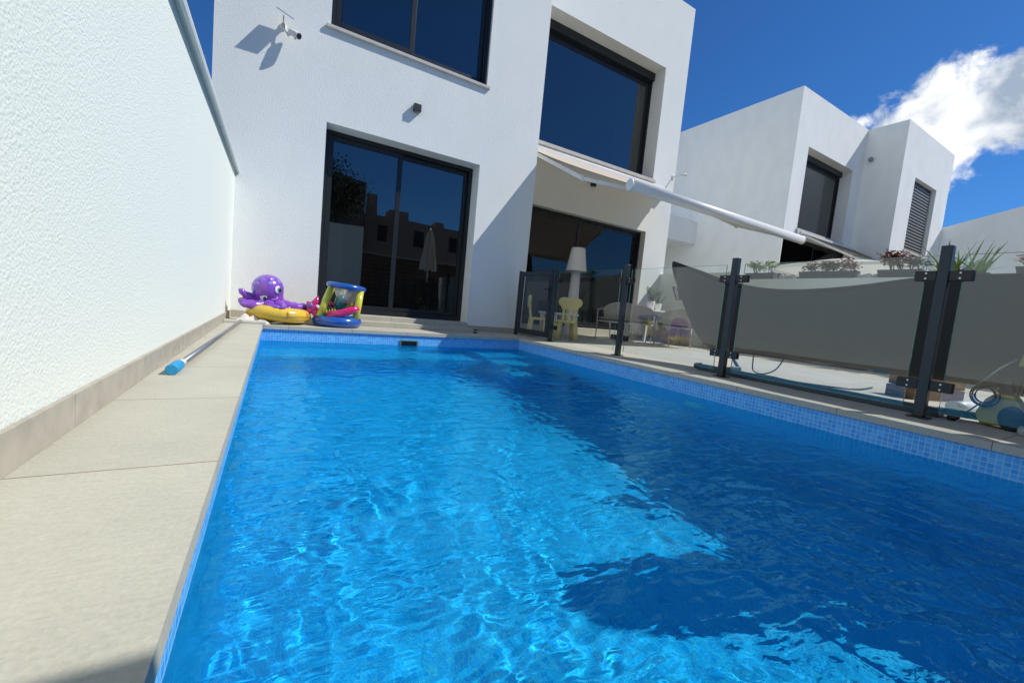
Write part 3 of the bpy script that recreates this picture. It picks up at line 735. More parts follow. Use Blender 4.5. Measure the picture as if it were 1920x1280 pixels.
def octopus():
    o = Vector((-.05, 6.36, .235))
    a = thing('octopus_float', 'purple inflatable octopus with spotted head and curling arms on the yellow ring', 'pool toy', (o.x, o.y, o.z))
    pv = vinyl('purple vinyl', (.24, .075, .47), 1)
    tilt = Matrix.Rotation(R(14), 4, 'X') @ Matrix.Rotation(R(-18), 4, 'Y')
    # head: pear-shaped bladder, broad dome leaning left
    hc = o+Vector((.02, -.02, .03)); prof = [(.0, .375), (.06, .367), (.115, .34), (.16, .295), (.183, .235), (.184, .17), (.168, .115), (.148, .06), (.14, .0), (.13, -.03), (0, -.04)]
    m = MB(); m.lathe([(max(r, .0001), z) for r, z in prof], hc, 28, tilt); m.build('head', pv, a)
    # where things sit on the head surface
    def surf(az, z):
        for (r0, z0), (r1, z1) in zip(prof, prof[1:]):
            if z1 <= z <= z0:
                t = (z0-z)/(z0-z1); r = r0+(r1-r0)*t; break
        n = Vector((math.cos(az), math.sin(az), .35 if z > .2 else .05)).normalized()
        return hc+tilt @ Vector((r*math.cos(az), r*math.sin(az), z)), (tilt.to_3x3() @ n).normalized()
    bp_ = vinyl('blue print', (.2, .22, .66))
    def disc(mm, az, z, r, ry, off):
        p, n = surf(az, z); u = n.cross(Vector((0, 0, 1))).normalized(); v = u.cross(n)*-1
        Mx = Matrix((u, v, n)).transposed().to_4x4()
        mm.ball(p+n*off, (r, ry, .006), 14, 6, Mx)
    for az, z, r in ((-95, .335, .03), (-50, .315, .03), (-130, .305, .03), (-150, .24, .034), (-70, .29, .02), (-165, .17, .03), (-20, .27, .03)):
        m = MB(); disc(m, R(az), z, r*1.2, r*1.1, -.003); m.build('spot', bp_, a)
    for az, z, w in ((-112, .13, 1), (-50, .19, 1)):
        m = MB(); disc(m, R(az), z, .042, .05, .002); e = m.build('eye', vinyl('white print', (.75, .78, .8)), a)
        m = MB(); disc(m, R(az+4), z-.01, .03, .038, .006); m.build('iris', vinyl('teal print', (.05, .25, .3)), e)
        m = MB(); disc(m, R(az+6), z-.014, .02, .028, .010); m.build('pupil', M['clamp'], e)
    m = MB(); p0 = [surf(R(az), z)[0]+surf(R(az), z)[1]*.004 for az, z in ((-85, .085), (-75, .072), (-65, .075), (-56, .09))]
    m.tube(p0, .008, 8); m.build('mouth', vinyl('violet print', (.45, .3, .6)), a)
    for i, (az, ln, up, cu) in enumerate(((200, .30, .15, .10), (175, .29, .02, .5), (225, .32, .01, -.3), (262, .34, -.04, .5), (300, .37, -.03, -.3), (335, .38, -.01, .35), (25, .36, .0, -.3), (100, .28, .02, .2), (240, .34, -.03, -.5))):
        A = R(az); pts = []; rs = []
        for t in range(11):
            q = t/10; B = A+cu*q*q
            pts.append(o+Vector((math.cos(A)*.08+math.cos(B)*ln*q, math.sin(A)*.08+math.sin(B)*ln*q*.92, .025+up*q*q-.035*math.sin(math.pi*q)*(up < .1))))
            rs.append(.08*(1-q)**.6+.014+.008*math.sin(q*22))
        m = MB(); m.tube(pts, rs, 12); m.build('arm', pv, a)
octopus()
def starfish():
    a = thing('star_float', 'small magenta inflatable with pointed fins and one white eye by the blue toy', 'pool toy', (.47, 6.25, .2))
    mg = vinyl('magenta vinyl', (.55, .02, .17))
    m = MB(); c = Vector((.46, 6.24, .24))
    for az, ln, el in ((10, .17, 15), (75, .17, 60), (140, .12, 30), (215, .14, -25), (290, .17, -30), (345, .13, 5)):
        d = Vector((math.cos(R(az)), -.35, math.sin(R(az)))).normalized() if False else Vector((math.cos(R(az)), -.2*math.cos(R(el)), math.sin(R(az)))).normalized()
        m.tube([c, c+d*ln*.5, c+d*ln], [.06, .05, .012], 10)
    m.ball(c, (.085, .07, .075)); m.build('body', mg, a)
    m = MB(); m.ball(c+Vector((.045, -.075, .02)), (.018, .012, .025), 10, 6); m.build('eye', M['white plastic'], a)
    m = MB(); m.ball(c+Vector((-.06, -.06, .03)), (.05, .025, .035), 12, 8); m.build('patch', vinyl('violet patch', (.2, .08, .35)), a)
starfish()
def hoop():
    c = Vector((.77, 6.28, 0))
    a = thing('hoop_float', 'blue and yellow inflatable hoop with a fish-print ring base', 'pool toy', c)
    bl = vinyl('blue vinyl', (.015, .10, .42)); ye = vinyl('lemon vinyl', (.62, .62, .06)); mg = vinyl('pink vinyl', (.62, .02, .16))
    m = MB(); m.torus(c+Vector((0, 0, .075)), .25, .075, 44, 14); m.build('base_ring', bl, a)
    m = MB(); m.torus(c+Vector((0, 0, .075)), .3255, .003, 60, 6); m.build('seam', vinyl('navy seam', (.01, .05, .25)), a)
    tc = c+Vector((.10, .02, .565)); Mx = Matrix.Rotation(R(5), 4, 'Y')
    m = MB(); m.torus(tc, .225, .042, 40, 12, Mx); m.build('hoop', bl, a)
    for az, dx in ((200, -.06), (340, .0), (90, .02), (20, .0)):
        A = R(az); b0 = c+Vector((.24*math.cos(A), .22*math.sin(A), .13)); b1 = tc+Vector((.2*math.cos(A), .2*math.sin(A), -.03-(.018*math.cos(A))))
        if az == 200: b0 = c+Vector((-.24, -.10, .13)); b1 = tc+Vector((-.205, -.07, -.02))
        if az == 340: b0 = c+Vector((.215, -.16, .12)); b1 = tc+Vector((.17, -.14, -.04))
        if az in (90, 20) and az == 20: continue
        m = MB(); m.tube([b0, b0.lerp(b1, .5), b1], [.048, .05, .045], 14); m.build('post', ye, a)
    m = MB(); m.lathe([(.18, .0), (.15, -.06), (.12, -.14), (.10, -.2)], tc+Vector((0, 0, -.03)), 20); m.build('net', mat('clear net', (.6, .62, .62), .3, alpha=.45), a)
    m = MB(); m.tube([c+Vector((-.14, -.19, .15)), c+Vector((0, -.24, .19)), c+Vector((.16, -.25, .255)), c+Vector((.235, -.25, .29))], [.06, .058, .05, .032], 14); m.build('noodle', mg, a)
    m = MB(); m.ball(c+Vector((.03, .0, .33)), (.085, .05, .12), 16, 10); tf = m.build('fish', vinyl('teal vinyl', (.0, .2, .19)), a)
    m = MB()
    for k in range(5):
        z = .25+k*.04; m.tube([c+Vector((.10+.006*k, -.045, z)), c+Vector((.15, -.02, z+.03)), c+Vector((.20, .02, z+.035))], [.01, .018, .006], 8)
    m.build('fin', vinyl('gold vinyl', (.6, .42, .02)), tf)
    m = MB(); m.ball(c+Vector((-.16, -.04, .2)), (.09, .06, .085), 16, 10, Matrix.Rotation(R(30), 4, 'Y')); f2 = m.build('fish', vinyl('teal dark vinyl', (.02, .15, .16)), a)
    m = MB()
    for k in range(4): m.tube([c+Vector((-.17+.04*k, -.085+.01*k, .15+.01*k)), c+Vector((-.16+.04*k, -.106, .2)), c+Vector((-.15+.03*k, -.08, .255))], .011, 8)
    m.build('stripe', vinyl('gold stripe vinyl', (.6, .42, .02)), f2)
    m = MB(); m.ball(c+Vector((-.1, .1, .26)), (.07, .05, .08), 14, 8); m.build('starfish', mg, a)
hoop()
# pool brush
def pool_brush():
    a = thing('pool_brush', 'grey telescopic pool pole with blue cap and white brush head lying on the deck', 'pool brush', (-.4, 4.2, 0))
    p0 = Vector((-.435, 2.66, .028)); p1 = Vector((-.345, 5.83, .036)); d = (p1-p0).normalized()
    m = MB(); m.tube([p0+d*.12, p1], .0165, 14); m.build('pole', mat('brushed aluminium', (.36, .38, .4), .35, .8), a)
    m = MB(); m.tube([p0-d*.05, p0-d*.048, p0+d*.10, p0+d*.125], [.024, .0275, .0275, .02], 18); m.build('grip', mat('blue grip', (.02, .28, .55), .45), a)
    m = MB(); m.tube([p0+d*.126, p0+d*.2], .0178, 14); m.build('label_band', M['white plastic'], a)
    m = MB(); m.box(-.545+.03, -.085, 5.835, 5.875, .012, .05); m.tube([p1, p1+Vector((.0, .02, .004))], .022, 12); hd = m.build('brush_head', M['cream plastic'], a, .008)
    m = MB(); m.box(-.505, -.1, 5.84, 5.87, .0, .0115); m.build('bristles', M['white plastic'], hd)
pool_brush()
def crumple(name, label, cat, c, rx, ry, h, material, seed):
    rg = random.Random(seed); m = MB(); n = 18; vs = []
    ph = [rg.uniform(0, 6.28) for _ in range(6)]
    for i in range(n+1):
        for j in range(n+1):
            u, v = i/n*2-1, j/n*2-1; r = max(abs(u), abs(v)); k = 1+.14*math.sin(3*math.atan2(v, u)+ph[0])
            z = h*(1-r**2.2)*(.55+.45*math.sin(5*u+ph[1])*math.sin(4*v+ph[2])+.2*math.sin(9*u-7*v+ph[3]))
            vs.append((c[0]+u*rx*k, c[1]+v*ry*k, c[2]+max(.003, z+.004)))
    m.add(vs, [(i*(n+1)+j, (i+1)*(n+1)+j, (i+1)*(n+1)+j+1, i*(n+1)+j+1) for i in range(n) for j in range(n)], True)
    o = m.build(name, material); tag(o, label, cat); s = o.modifiers.new('thick', 'SOLIDIFY'); s.thickness = .003; return o
crumple('pool_net', 'crumpled white cloth net lying behind the brush head', 'net', (-.25, 6.0, 0), .19, .09, .11, mat('white net cloth', (.62, .58, .52), .9), 3)
# skimmer, light
sk = thing('pool_skimmer', 'dark rectangular skimmer mouth in the tiled far wall of the pool', 'skimmer', (1.705, PY1, -.16))
m = MB(); ring_frame(m, 1.57, 1.84, -.208, -.118, PY1-.014, PY1-.001, .022, .014, .014); m.build('frame', mat('dull grey green plastic', (.12, .17, .16), .5), sk, .003)
m = MB(); m.box(1.594, 1.816, PY1-.005, PY1-.0015, -.193, -.133); m.build('flap', M['clamp'], sk)
pl = thing('pool_light', 'round white underwater light on the right pool wall', 'pool light', (PX1, 2.5, -.62))
m = MB(); m.lathe([(.125, 0), (.125, .012), (.11, .022), (.0001, .03)], (PX1-.001, 2.5, -.62), 28, Matrix.Rotation(R(-90), 4, 'Y')); m.build('lens', M['white plastic'], pl)
m = MB(); m.torus((PX1-.008, 2.5, -.62), .128, .009, 32, 8, Matrix.Rotation(R(90), 4, 'Y')); m.build('rim', M['chrome'], pl)
ln = thing('solar_light', 'small black and steel solar light on the deck by the house corner', 'light', (3.0, 6.45, 0))
m = MB(); m.lathe([(.035, 0), (.035, .02), (.028, .022), (.028, .05), (.035, .052), (.035, .062), (.0001, .066)], (3.0, 6.45, 0), 16); m.build('housing', M['clamp'], ln)
m = MB(); m.lathe([(.0295, .026), (.0295, .046)], (3.0, 6.45, 0), 16); m.build('lens', M['chrome'], ln)

# ------------------------------------------------------------------ terrace furniture
def kid_chair():
    a = thing('child_chair', 'yellow plastic child chair with slatted back, facing away behind the glass', 'chair', (4.62, 6.05, 0), R(-25), 'yellow child chairs'); a.scale = (1.1, 1.1, 1.1)
    y = mat('pale yellow plastic', (.68, .56, .22), .5)
    m = MB(); m.prism([(-.15, -.15), (.15, -.15), (.17, .15), (-.17, .15)], 'z', .285, .325); m.build('seat', y, a, .012, True)
    for sx in (-1, 1):
        for sy in (-1, 1):
            m = MB(); m.tube([(sx*.125, sy*.115, .29), (sx*.155, sy*.15, 0)], [.036, .045], 10); m.build('leg', y, a, 0, True)
    m = MB()
    for k in (-1, 0, 1): m.bar((k*.085, -.13, .32), (k*.095, -.165, .53), .04, .03, (0, 1, 0))
    m.build('slats', y, a, .006, True)
    m = MB(); m.prism([(-.13, .50), (.13, .50), (.145, .55), (.185, .575), (.20, .63), (.17, .68), (.12, .70), (-.12, .70), (-.17, .68), (-.20, .63), (-.185, .575), (-.145, .55)], 'y', -.195, -.155); m.build('backrest', y, a, .012, True)
    return a
kc = kid_chair()
k2 = copy_tree(kc); k2.location = (4.36, 6.6, 0); k2.rotation_euler = (0, 0, R(-118)); k2['label'] = 'yellow plastic child chair seen side-on behind the gate glass'
kt = thing('child_table', 'small white square child table between the two yellow chairs', 'table', (4.9, 6.62, 0))
m = MB(); m.box(4.56, 5.16, 6.36, 6.92, .445, .485); m.build('tabletop', M['white plastic'], kt, .012)
for sx in (4.63, 5.09):
    for sy in (6.43, 6.85):
        m = MB(); m.tube([(sx, sy, .444), (sx, sy, 0)], [.052, .04], 12); m.build('leg', M['white plastic'], kt)
fl = thing('floor_lamp', 'tall white plastic floor lamp with drum shade before the terrace doors', 'lamp', (5.7, 7.3, 0))
lm = mat('matt white lamp plastic', (.70, .68, .64), .5)
m = MB(); m.lathe([(.165, 0), (.165, .03), (.15, .06), (.09, 1.46)], (5.7, 7.3, 0), 28); m.build('base', lm, fl)
m = MB(); m.lathe([(.225, 1.42), (.225, 1.44), (.222, 1.45), (.15, 1.91), (.142, 1.925), (.0001, 1.927)], (5.7, 7.3, 0), 32); m.build('lamp_shade', lm, fl)

def rope_chair():
    a = thing('rope_chair', 'rope-backed garden chair nearest the doors, seen from behind', 'chair', (6.1, 6.35, 0), R(-12), 'rope-backed garden chairs')
    fr = mat('taupe chair metal', (.42, .40, .37), .5); rp = mat('taupe rope', (.36, .32, .27), .95, bump=.4, bscale=200); cu = mat('grey seat cushion', (.12, .125, .13), .9)
    m = MB(); m.box(-.25, .25, -.25, .24, .42, .47); m.build('seat', cu, a, .02, True)
    m = MB(); ring = []
    m.bar((-.27, -.26, .40), (.27, -.26, .40), .025, .03); m.bar((-.27, .26, .40), (.27, .26, .40), .025, .03); m.bar((-.27, -.2475, .40), (-.27, .2475, .40), .025, .03); m.bar((.27, -.2475, .40), (.27, .2475, .40), .025, .03); m.build('seat_frame', fr, a, 0, True)
    for sx in (-1, 1):
        m = MB(); m.tube([(sx*.28, .25, .64), (sx*.27, .25, .40), (sx*.26, .27, 0)], [.013, .014, .010], 8); m.build('leg', fr, a, 0, True)
        m = MB(); m.tube([(sx*.27, -.25, .42), (sx*.25, -.30, 0)], [.014, .010], 8); m.build('leg', fr, a, 0, True)
    def curve(t, z):   # U-shaped back seen from above
        q = R(200-220*t) if False else math.pi*(1.0+t)
        return Vector((.31*math.cos(q), -.05+.27*math.sin(q), z))
    top = []; bot = []
    n = 40
    for i in range(n+1):
        t = i/n; dip = .14*abs(2*t-1)**2.2
        top.append(curve(t, .80-dip)); bot.append(curve(t, .47+.0*t)*1)
        bot[-1].x *= .9; bot[-1].y = -.05+(bot[-1].y+.05)*.93
    top = [Vector((-.30, .25, .635))]+top+[Vector((.30, .25, .635))]; bot = [Vector((-.275, .22, .47))]+bot+[Vector((.275, .22, .47))]
    m = MB(); m.tube(top, .013, 8); m.tube(bot, .010, 6); m.build('back_frame', fr, a, 0, True)
    m = MB()
    for i in range(1, len(top)-1):
        b = bot[i]; p = top[i]; m.tube([b, b.lerp(p, .5)+Vector((0, 0, 0)), p], .0125, 6)
    m.build('backrest', rp, a, 0, True)
    return a
rc = rope_chair()
for loc, rz, lab in (((7.05, 6.6, 0), -58, 'rope-backed garden chair just right of the second glass-fence post'), ((7.45, 5.98, 0), -18, 'rope-backed garden chair standing nearest the hammock end'), ((8.45, 6.15, 0), -40, 'rope-backed garden chair furthest right, partly behind the hammock')):
    c = copy_tree(rc); c.location = loc; c.rotation_euler = (0, 0, R(rz)); c['label'] = lab
dt = thing('garden_table', 'pale garden table with two potted plants on it', 'table', (7.5, 6.75, 0))
m = MB(); m.box(7.3, 8.9, 6.6, 7.4, .715, .75); m.build('tabletop', M['white metal'], dt, .006)
for sx, sy in ((7.4, 6.7), (8.8, 6.7), (7.4, 7.3), (8.8, 7.3)):
    m = MB(); m.box(sx-.03, sx+.03, sy-.03, sy+.03, 0, .7145); m.build('leg', M['white metal'], dt, .004)
def leafmat(name, c, v=.35): return mat(name, c, .6, var=v, vscale=30, spec=.3)
LG = leafmat('herb green', (.15, .24, .11)); LB = leafmat('bronze red leaf', (.32, .14, .08)); LY = leafmat('fresh green leaf', (.32, .42, .08)); LS = leafmat('stem', (.1, .09, .05)); LA = leafmat('agave green', (.2, .29, .07)); LP = leafmat('pale pinkish leaf', (.45, .33, .27))
def leaf(m, p, d, ln, w, bend=.2):
    d = Vector(d).normalized(); s = d.cross(Vector((0, 0, 1)))
    if s.length < .05: s = Vector((1, 0, 0))
    s.normalize(); u = s.cross(d)
    p = Vector(p); a = p+d*ln*.5+u*ln*.08; b = p+d*ln-Vector((0, 0, bend*ln))
    m.add([p, a+s*w*.5-u*w*.15, b, a-s*w*.5-u*w*.15, a], [(0, 1, 4), (1, 2, 4), (2, 3, 4), (3, 0, 4)])
def rnd_dir(rg, up=.3):
    q = rg.uniform(0, 6.28); z = rg.uniform(-.3, 1)+up; return Vector((math.cos(q), math.sin(q), z)).normalized()
def pot_plant(loc, label, r, h, ph, seed, nst=9, lf=LG):
    rg = random.Random(seed); x, y, z = loc
    a = thing('potted_plant', label, 'plant', loc, 0, 'white pots of herbs on the garden table')
    m = MB(); m.lathe([(r*.72, 0), (r*.8, .01), (r, h*.9), (r*1.03, h), (r*.9, h), (r*.88, h*.85), (.0001, h*.84)], (x, y, z), 22); m.build('pot', M['white plastic'], a)
    st = MB(); lv = MB()
    for i in range(nst):
        q = rg.uniform(0, 6.28); b = Vector((x+rg.uniform(-.5, .5)*r, y+rg.uniform(-.5, .5)*r, z+h*.85)); t = b+Vector((math.cos(q)*ph*.35, math.sin(q)*ph*.35, ph*rg.uniform(.55, 1)))
        st.tube([b, b.lerp(t, .5)+Vector((0, 0, .02)), t], .004, 5)
        for k in range(26):
            f = rg.uniform(.2, 1); leaf(lv, b.lerp(t, f), rnd_dir(rg, .2), rg.uniform(.035, .07), .024)
    st.build('stems', LS, a); lv.build('leaves', lf, a)
pot_plant((7.75, 6.95, .75), 'tall leafy herb in a white pot, left one on the garden table', .10, .2, .40, 1, 13)
pot_plant((8.0, 6.95, .75), 'herb in a rounder white pot, right one on the garden table', .09, .17, .36, 2, 9)

# ------------------------------------------------------------------ hammock
def hammock():
    a = thing('hammock', 'large dark fabric hammock on a low tube stand behind the glass fence', 'hammock', (4.6, 1.7, 0))
    cl = mat('charcoal hammock fabric', (.024, .025, .025), .75)
    # stations along y: (y, top near rim, bottom, half width)
    st = [(3.83, 1.318, 1.22, .008), (3.78, 1.295, 1.10, .02), (3.635, 1.235, .82, .03), (3.43, 1.155, .50, .05), (3.27, 1.085, .305, .06), (3.12, 1.03, .22, .07), (2.85, .958, .222, .07), (2.6, .918, .226, .07),
          (2.3, .905, .224, .07), (1.95, .925, .221, .07), (1.6, .978, .222, .07), (1.35, 1.03, .232, .07), (1.05, 1.04, .24, .07), (.8, 1.048, .245, .065), (.5, 1.045, .25, .065), (.2, 1.04, .26, .06), (-.05, 1.05, .34, .05), (-.22, 1.09, .55, .04), (-.36, 1.16, .85, .025), (-.44, 1.22, 1.08, .015), (-.48, 1.26, 1.2, .008)]
    m = MB(); n = 22; vs = []
    xc = 4.6
    for i, (y, zt, zb, hw) in enumerate(st):
        for j in range(n+1):
            t = j/n; u = 2*t-1                       # -1 near rim .. 1 far rim
            b = abs(u)
            x = xc+hw*math.copysign(1-(1-b)**2.4, u)
            z = zb+(zt-zb)*b**1.5+(.05*hw if u > 0 else 0)
            z += .008*math.sin(9*y+5*u)*hw+(.05*hw/.07*(1 if u > .2 else 0))
            x += (.022*math.sin(2.6*y+5*t+1)+.010*math.sin(7*y-9*t)+.006*math.sin(13*y+6*t))*min(1, hw/.05)
            vs.append((x, y, z))
    k = n+1
    m.add(vs, [(i*k+j, i*k+j+1, (i+1)*k+j+1, (i+1)*k+j) for i in range(len(st)-1) for j in range(n)], True)
    f = m.build('fabric', cl, a); s = f.modifiers.new('sub', 'SUBSURF'); s.levels = s.render_levels = 2
    s = f.modifiers.new('thick', 'SOLIDIFY'); s.thickness = .006
    sd = mat('stand tube', (.03, .055, .07), .4)
    m = MB()
    m.prism([(4.16, .0), (4.30, .0), (4.30, .045), (4.28, .065), (4.18, .065), (4.16, .045)], 'y', .98, 2.95)
    m.tube([(4.23, 2.951, .04), (4.23, 3.03, .038)], [.04, .03], 12)
    m.build('stand', sd, a, .006)
    m = MB(); m.tube([(4.45, 2.75, .05), (4.62, 2.75, .06), (4.66, 3.05, .4), (4.655, 3.38, .85), (4.61, 3.76, 1.27)], .02, 12); m.build('upright', sd, a)
    m = MB(); m.tube([(4.45, .1, .05), (4.62, -.1, .06), (4.655, -.24, .5), (4.61, -.44, 1.22)], .02, 12); m.build('upright', sd, a)
    m = MB(); m.bar((4.301, 2.75, .04), (4.64, 2.75, .04), .05, .05); m.bar((4.301, 1.02, .04), (4.64, .4, .04), .05, .05); m.build('foot', sd, a, .004)
    m = MB(); m.tube([(4.74, 1.05, .045), (4.92, .98, .045)], [.045, .05], 14); m.build('end_cap', M['coping'], a)
    # woven label sewn to the near end
    ux = Vector((-.35, .9, 0)).normalized(); dn = Vector((.0, -.42, -.91)).normalized()
    o = Vector((4.585, 3.675, .975))
    w, h = .085, .19; nrm = ux.cross(dn)
    m = MB(); q = [o, o+ux*w, o+ux*w+dn*h, o+dn*h]; m.add(q+[p+nrm*.003 for p in q], [(0,1,2,3),(7,6,5,4),(0,4,5,1),(1,5,6,2),(2,6,7,3),(3,7,4,0)])
    lb = m.build('woven_label', mat('dark red label', (.07, .012, .015), .8), a)
    cu = bpy.data.curves.new('lettering', 'FONT'); cu.body = 'fatboy'; cu.size = .066; cu.extrude = .0008; cu.align_x = 'CENTER'; cu.align_y = 'CENTER'
    tmp = bpy.data.objects.new('lettering_curve', cu); COL.objects.link(tmp)
    dg = bpy.context.evaluated_depsgraph_get(); me = bpy.data.meshes.new_from_object(tmp.evaluated_get(dg)); bpy.data.objects.remove(tmp)
    face = -nrm if (-nrm).dot(Vector((-1, -.8, 0))) > 0 else nrm
    cen = o+ux*w*.5+dn*h*.5+(face*.0015 if face.dot(nrm) < 0 else face*.0045)
    xd = dn; yd = face.cross(xd)
    Mx = Matrix((xd, yd, face)).transposed().to_4x4(); Mx.translation = cen-Vector(a.location)
    me.transform(Mx); me.materials.append(M['white plastic'])
    t = bpy.data.objects.new('lettering', me); COL.objects.link(t); t.parent = lb
hammock()

# ------------------------------------------------------------------ pressure washer, timber, slab
def washer():
    a = thing('pressure_washer', 'yellow and black pressure washer with coiled cable behind the fence glass', 'pressure washer', (4.5, .78, 0))
    yl = mat('yellow machine plastic', (.40, .34, .06), .5); bk = M['clamp']
    m = MB(); m.prism([(.66, .02), (.95, .02), (1.0, .10), (.93, .24), (.86, .30), (.72, .30), (.63, .2)], 'x', 4.36, 4.62); m.build('body', yl, a, .025)
    m = MB(); m.prism([(.72, .301), (.86, .301), (.84, .42), (.75, .42)], 'x', 4.41, 4.57); m.build('motor_cover', bk, a, .02)
    for x in (4.325, 4.655):
        m = MB(); m.lathe([(.0001, -.022), (.09, -.022), (.105, -.012), (.105, .012), (.09, .022), (.0001, .022)], (x, .70, .106), 22, Matrix.Rotation(R(90), 4, 'Y')); w = m.build('wheel', mat('dark wheel', (.02, .03, .04), .5), a)
    m = MB(); m.tube([(4.39, .70, .3), (4.39, .64, .62), (4.40, .63, .72), (4.58, .63, .72), (4.59, .64, .62), (4.59, .70, .3)], .016, 10); m.build('handle', bk, a)
    m = MB(); m.prism([(.62, .56), (.74, .55), (.72, .66), (.65, .69)], 'x', 4.42, 4.56); m.build('gun_holder', yl, a, .015)
    m = MB(); m.tube([(4.35, 1.02, .34), (4.36, .86, .52), (4.40, .75, .61)], .008, 8); m.build('lance', mat('lance steel', (.45, .46, .46), .35, .8), a)
    m = MB(); pts = []
    for i in range(90):
        t = i/89; q = t*2*math.pi*5; r = .10+.02*math.sin(q*.37); pts.append((4.30+.025*math.sin(q*.6), .93+r*math.cos(q), .27+r*.8*math.sin(q)))
    m.tube(pts, .007, 7); m.tube([(4.30, .95, .20), (4.27, 1.02, .12), (4.26, 1.07, .06), (4.25, 1.10, .03)], .007, 7); cb = m.build('cable', M['clamp'], a)
    m = MB(); m.tube([(4.255, 1.085, .045), (4.25, 1.12, .028), (4.24, 1.17, .026), (4.237, 1.19, .025)], [.012, .024, .026, .012], 12); m.build('plug', M['clamp'], cb)
    m = MB(); m.tube([(4.40, .62, .60), (4.35, .60, .5), (4.36, .62, .42)], .014, 8); m.tube([(4.44, .6, .66), (4.38, .55, .6)], .012, 8); m.build('hose_fitting', M['white plastic'], a)
    a.location = (4.32, .70, 0); a.scale = (.55, .58, .78)
washer()
wd = mat('weathered timber', (.22, .155, .10), .8, var=.35, vscale=6, stretch=(2, 1, 22), bump=.3, bscale=20)
tb = thing('timber_block', 'stack of two weathered timber offcuts on the terrace beside the fence post', 'timber', (5.5, 1.5, 0))
Mx = Matrix.Translation((5.52, 1.42, 0)) @ Matrix.Rotation(R(-18), 4, 'Z')
for k, z in enumerate((.0, .112)):
    m = MB(); m.box(-.32+.05*k, .30+.03*k, -.13+.02*k, .12+.02*k, z, z+.11, Mx); m.build('offcut', wd, tb, .004)
m = MB()
m.prism([(4.04, .28), (4.5, .24), (4.56, .5), (4.33, .64), (4.08, .60)], 'z', .0, .05); o = m.build('parasol_base', mat('pale grey concrete', (.36, .39, .4), .8, var=.1, vscale=20), None, .02, seg=3)
tag(o, 'pale grey concrete slab at the foot of the fence, lower right corner', 'slab')
pv = MB(); pts = [(4.7, 2.62, .012), (4.8, 2.5, .012), (4.72, 2.2, .012), (4.85, 1.95, .012), (5.1, 1.8, .012), (5.6, 1.85, .012)]
def smooth_path(pts, n=8):
    pts = [Vector(p) for p in pts]; out = []
    for i in range(len(pts)-1):
        p0, p1, p2, p3 = pts[max(i-1, 0)], pts[i], pts[i+1], pts[min(i+2, len(pts)-1)]
        for k in range(n):
            t = k/n; out.append(.5*((2*p1)+(p2-p0)*t+(2*p0-5*p1+4*p2-p3)*t*t+(3*p1-p0-3*p2+p3)*t**3))
    out.append(pts[-1]); return out
pv.tube(smooth_path(pts), .008, 8); tag(pv.build('power_cable', M['clamp']), 'thin black cable snaking over the sunlit terrace under the hammock', 'cable')
sp = MB(); sp.tube(smooth_path([(4.62, 2.6, .3), (4.62, 2.6, .18), (4.62, 2.58, .06), (4.63, 2.48, .04), (4.64, 2.36, .11), (4.63, 2.28, .26)]), .007, 8); tag(sp.build('strap', M['clamp']), 'dark loose strap hanging from the hammock near the second post', 'strap')

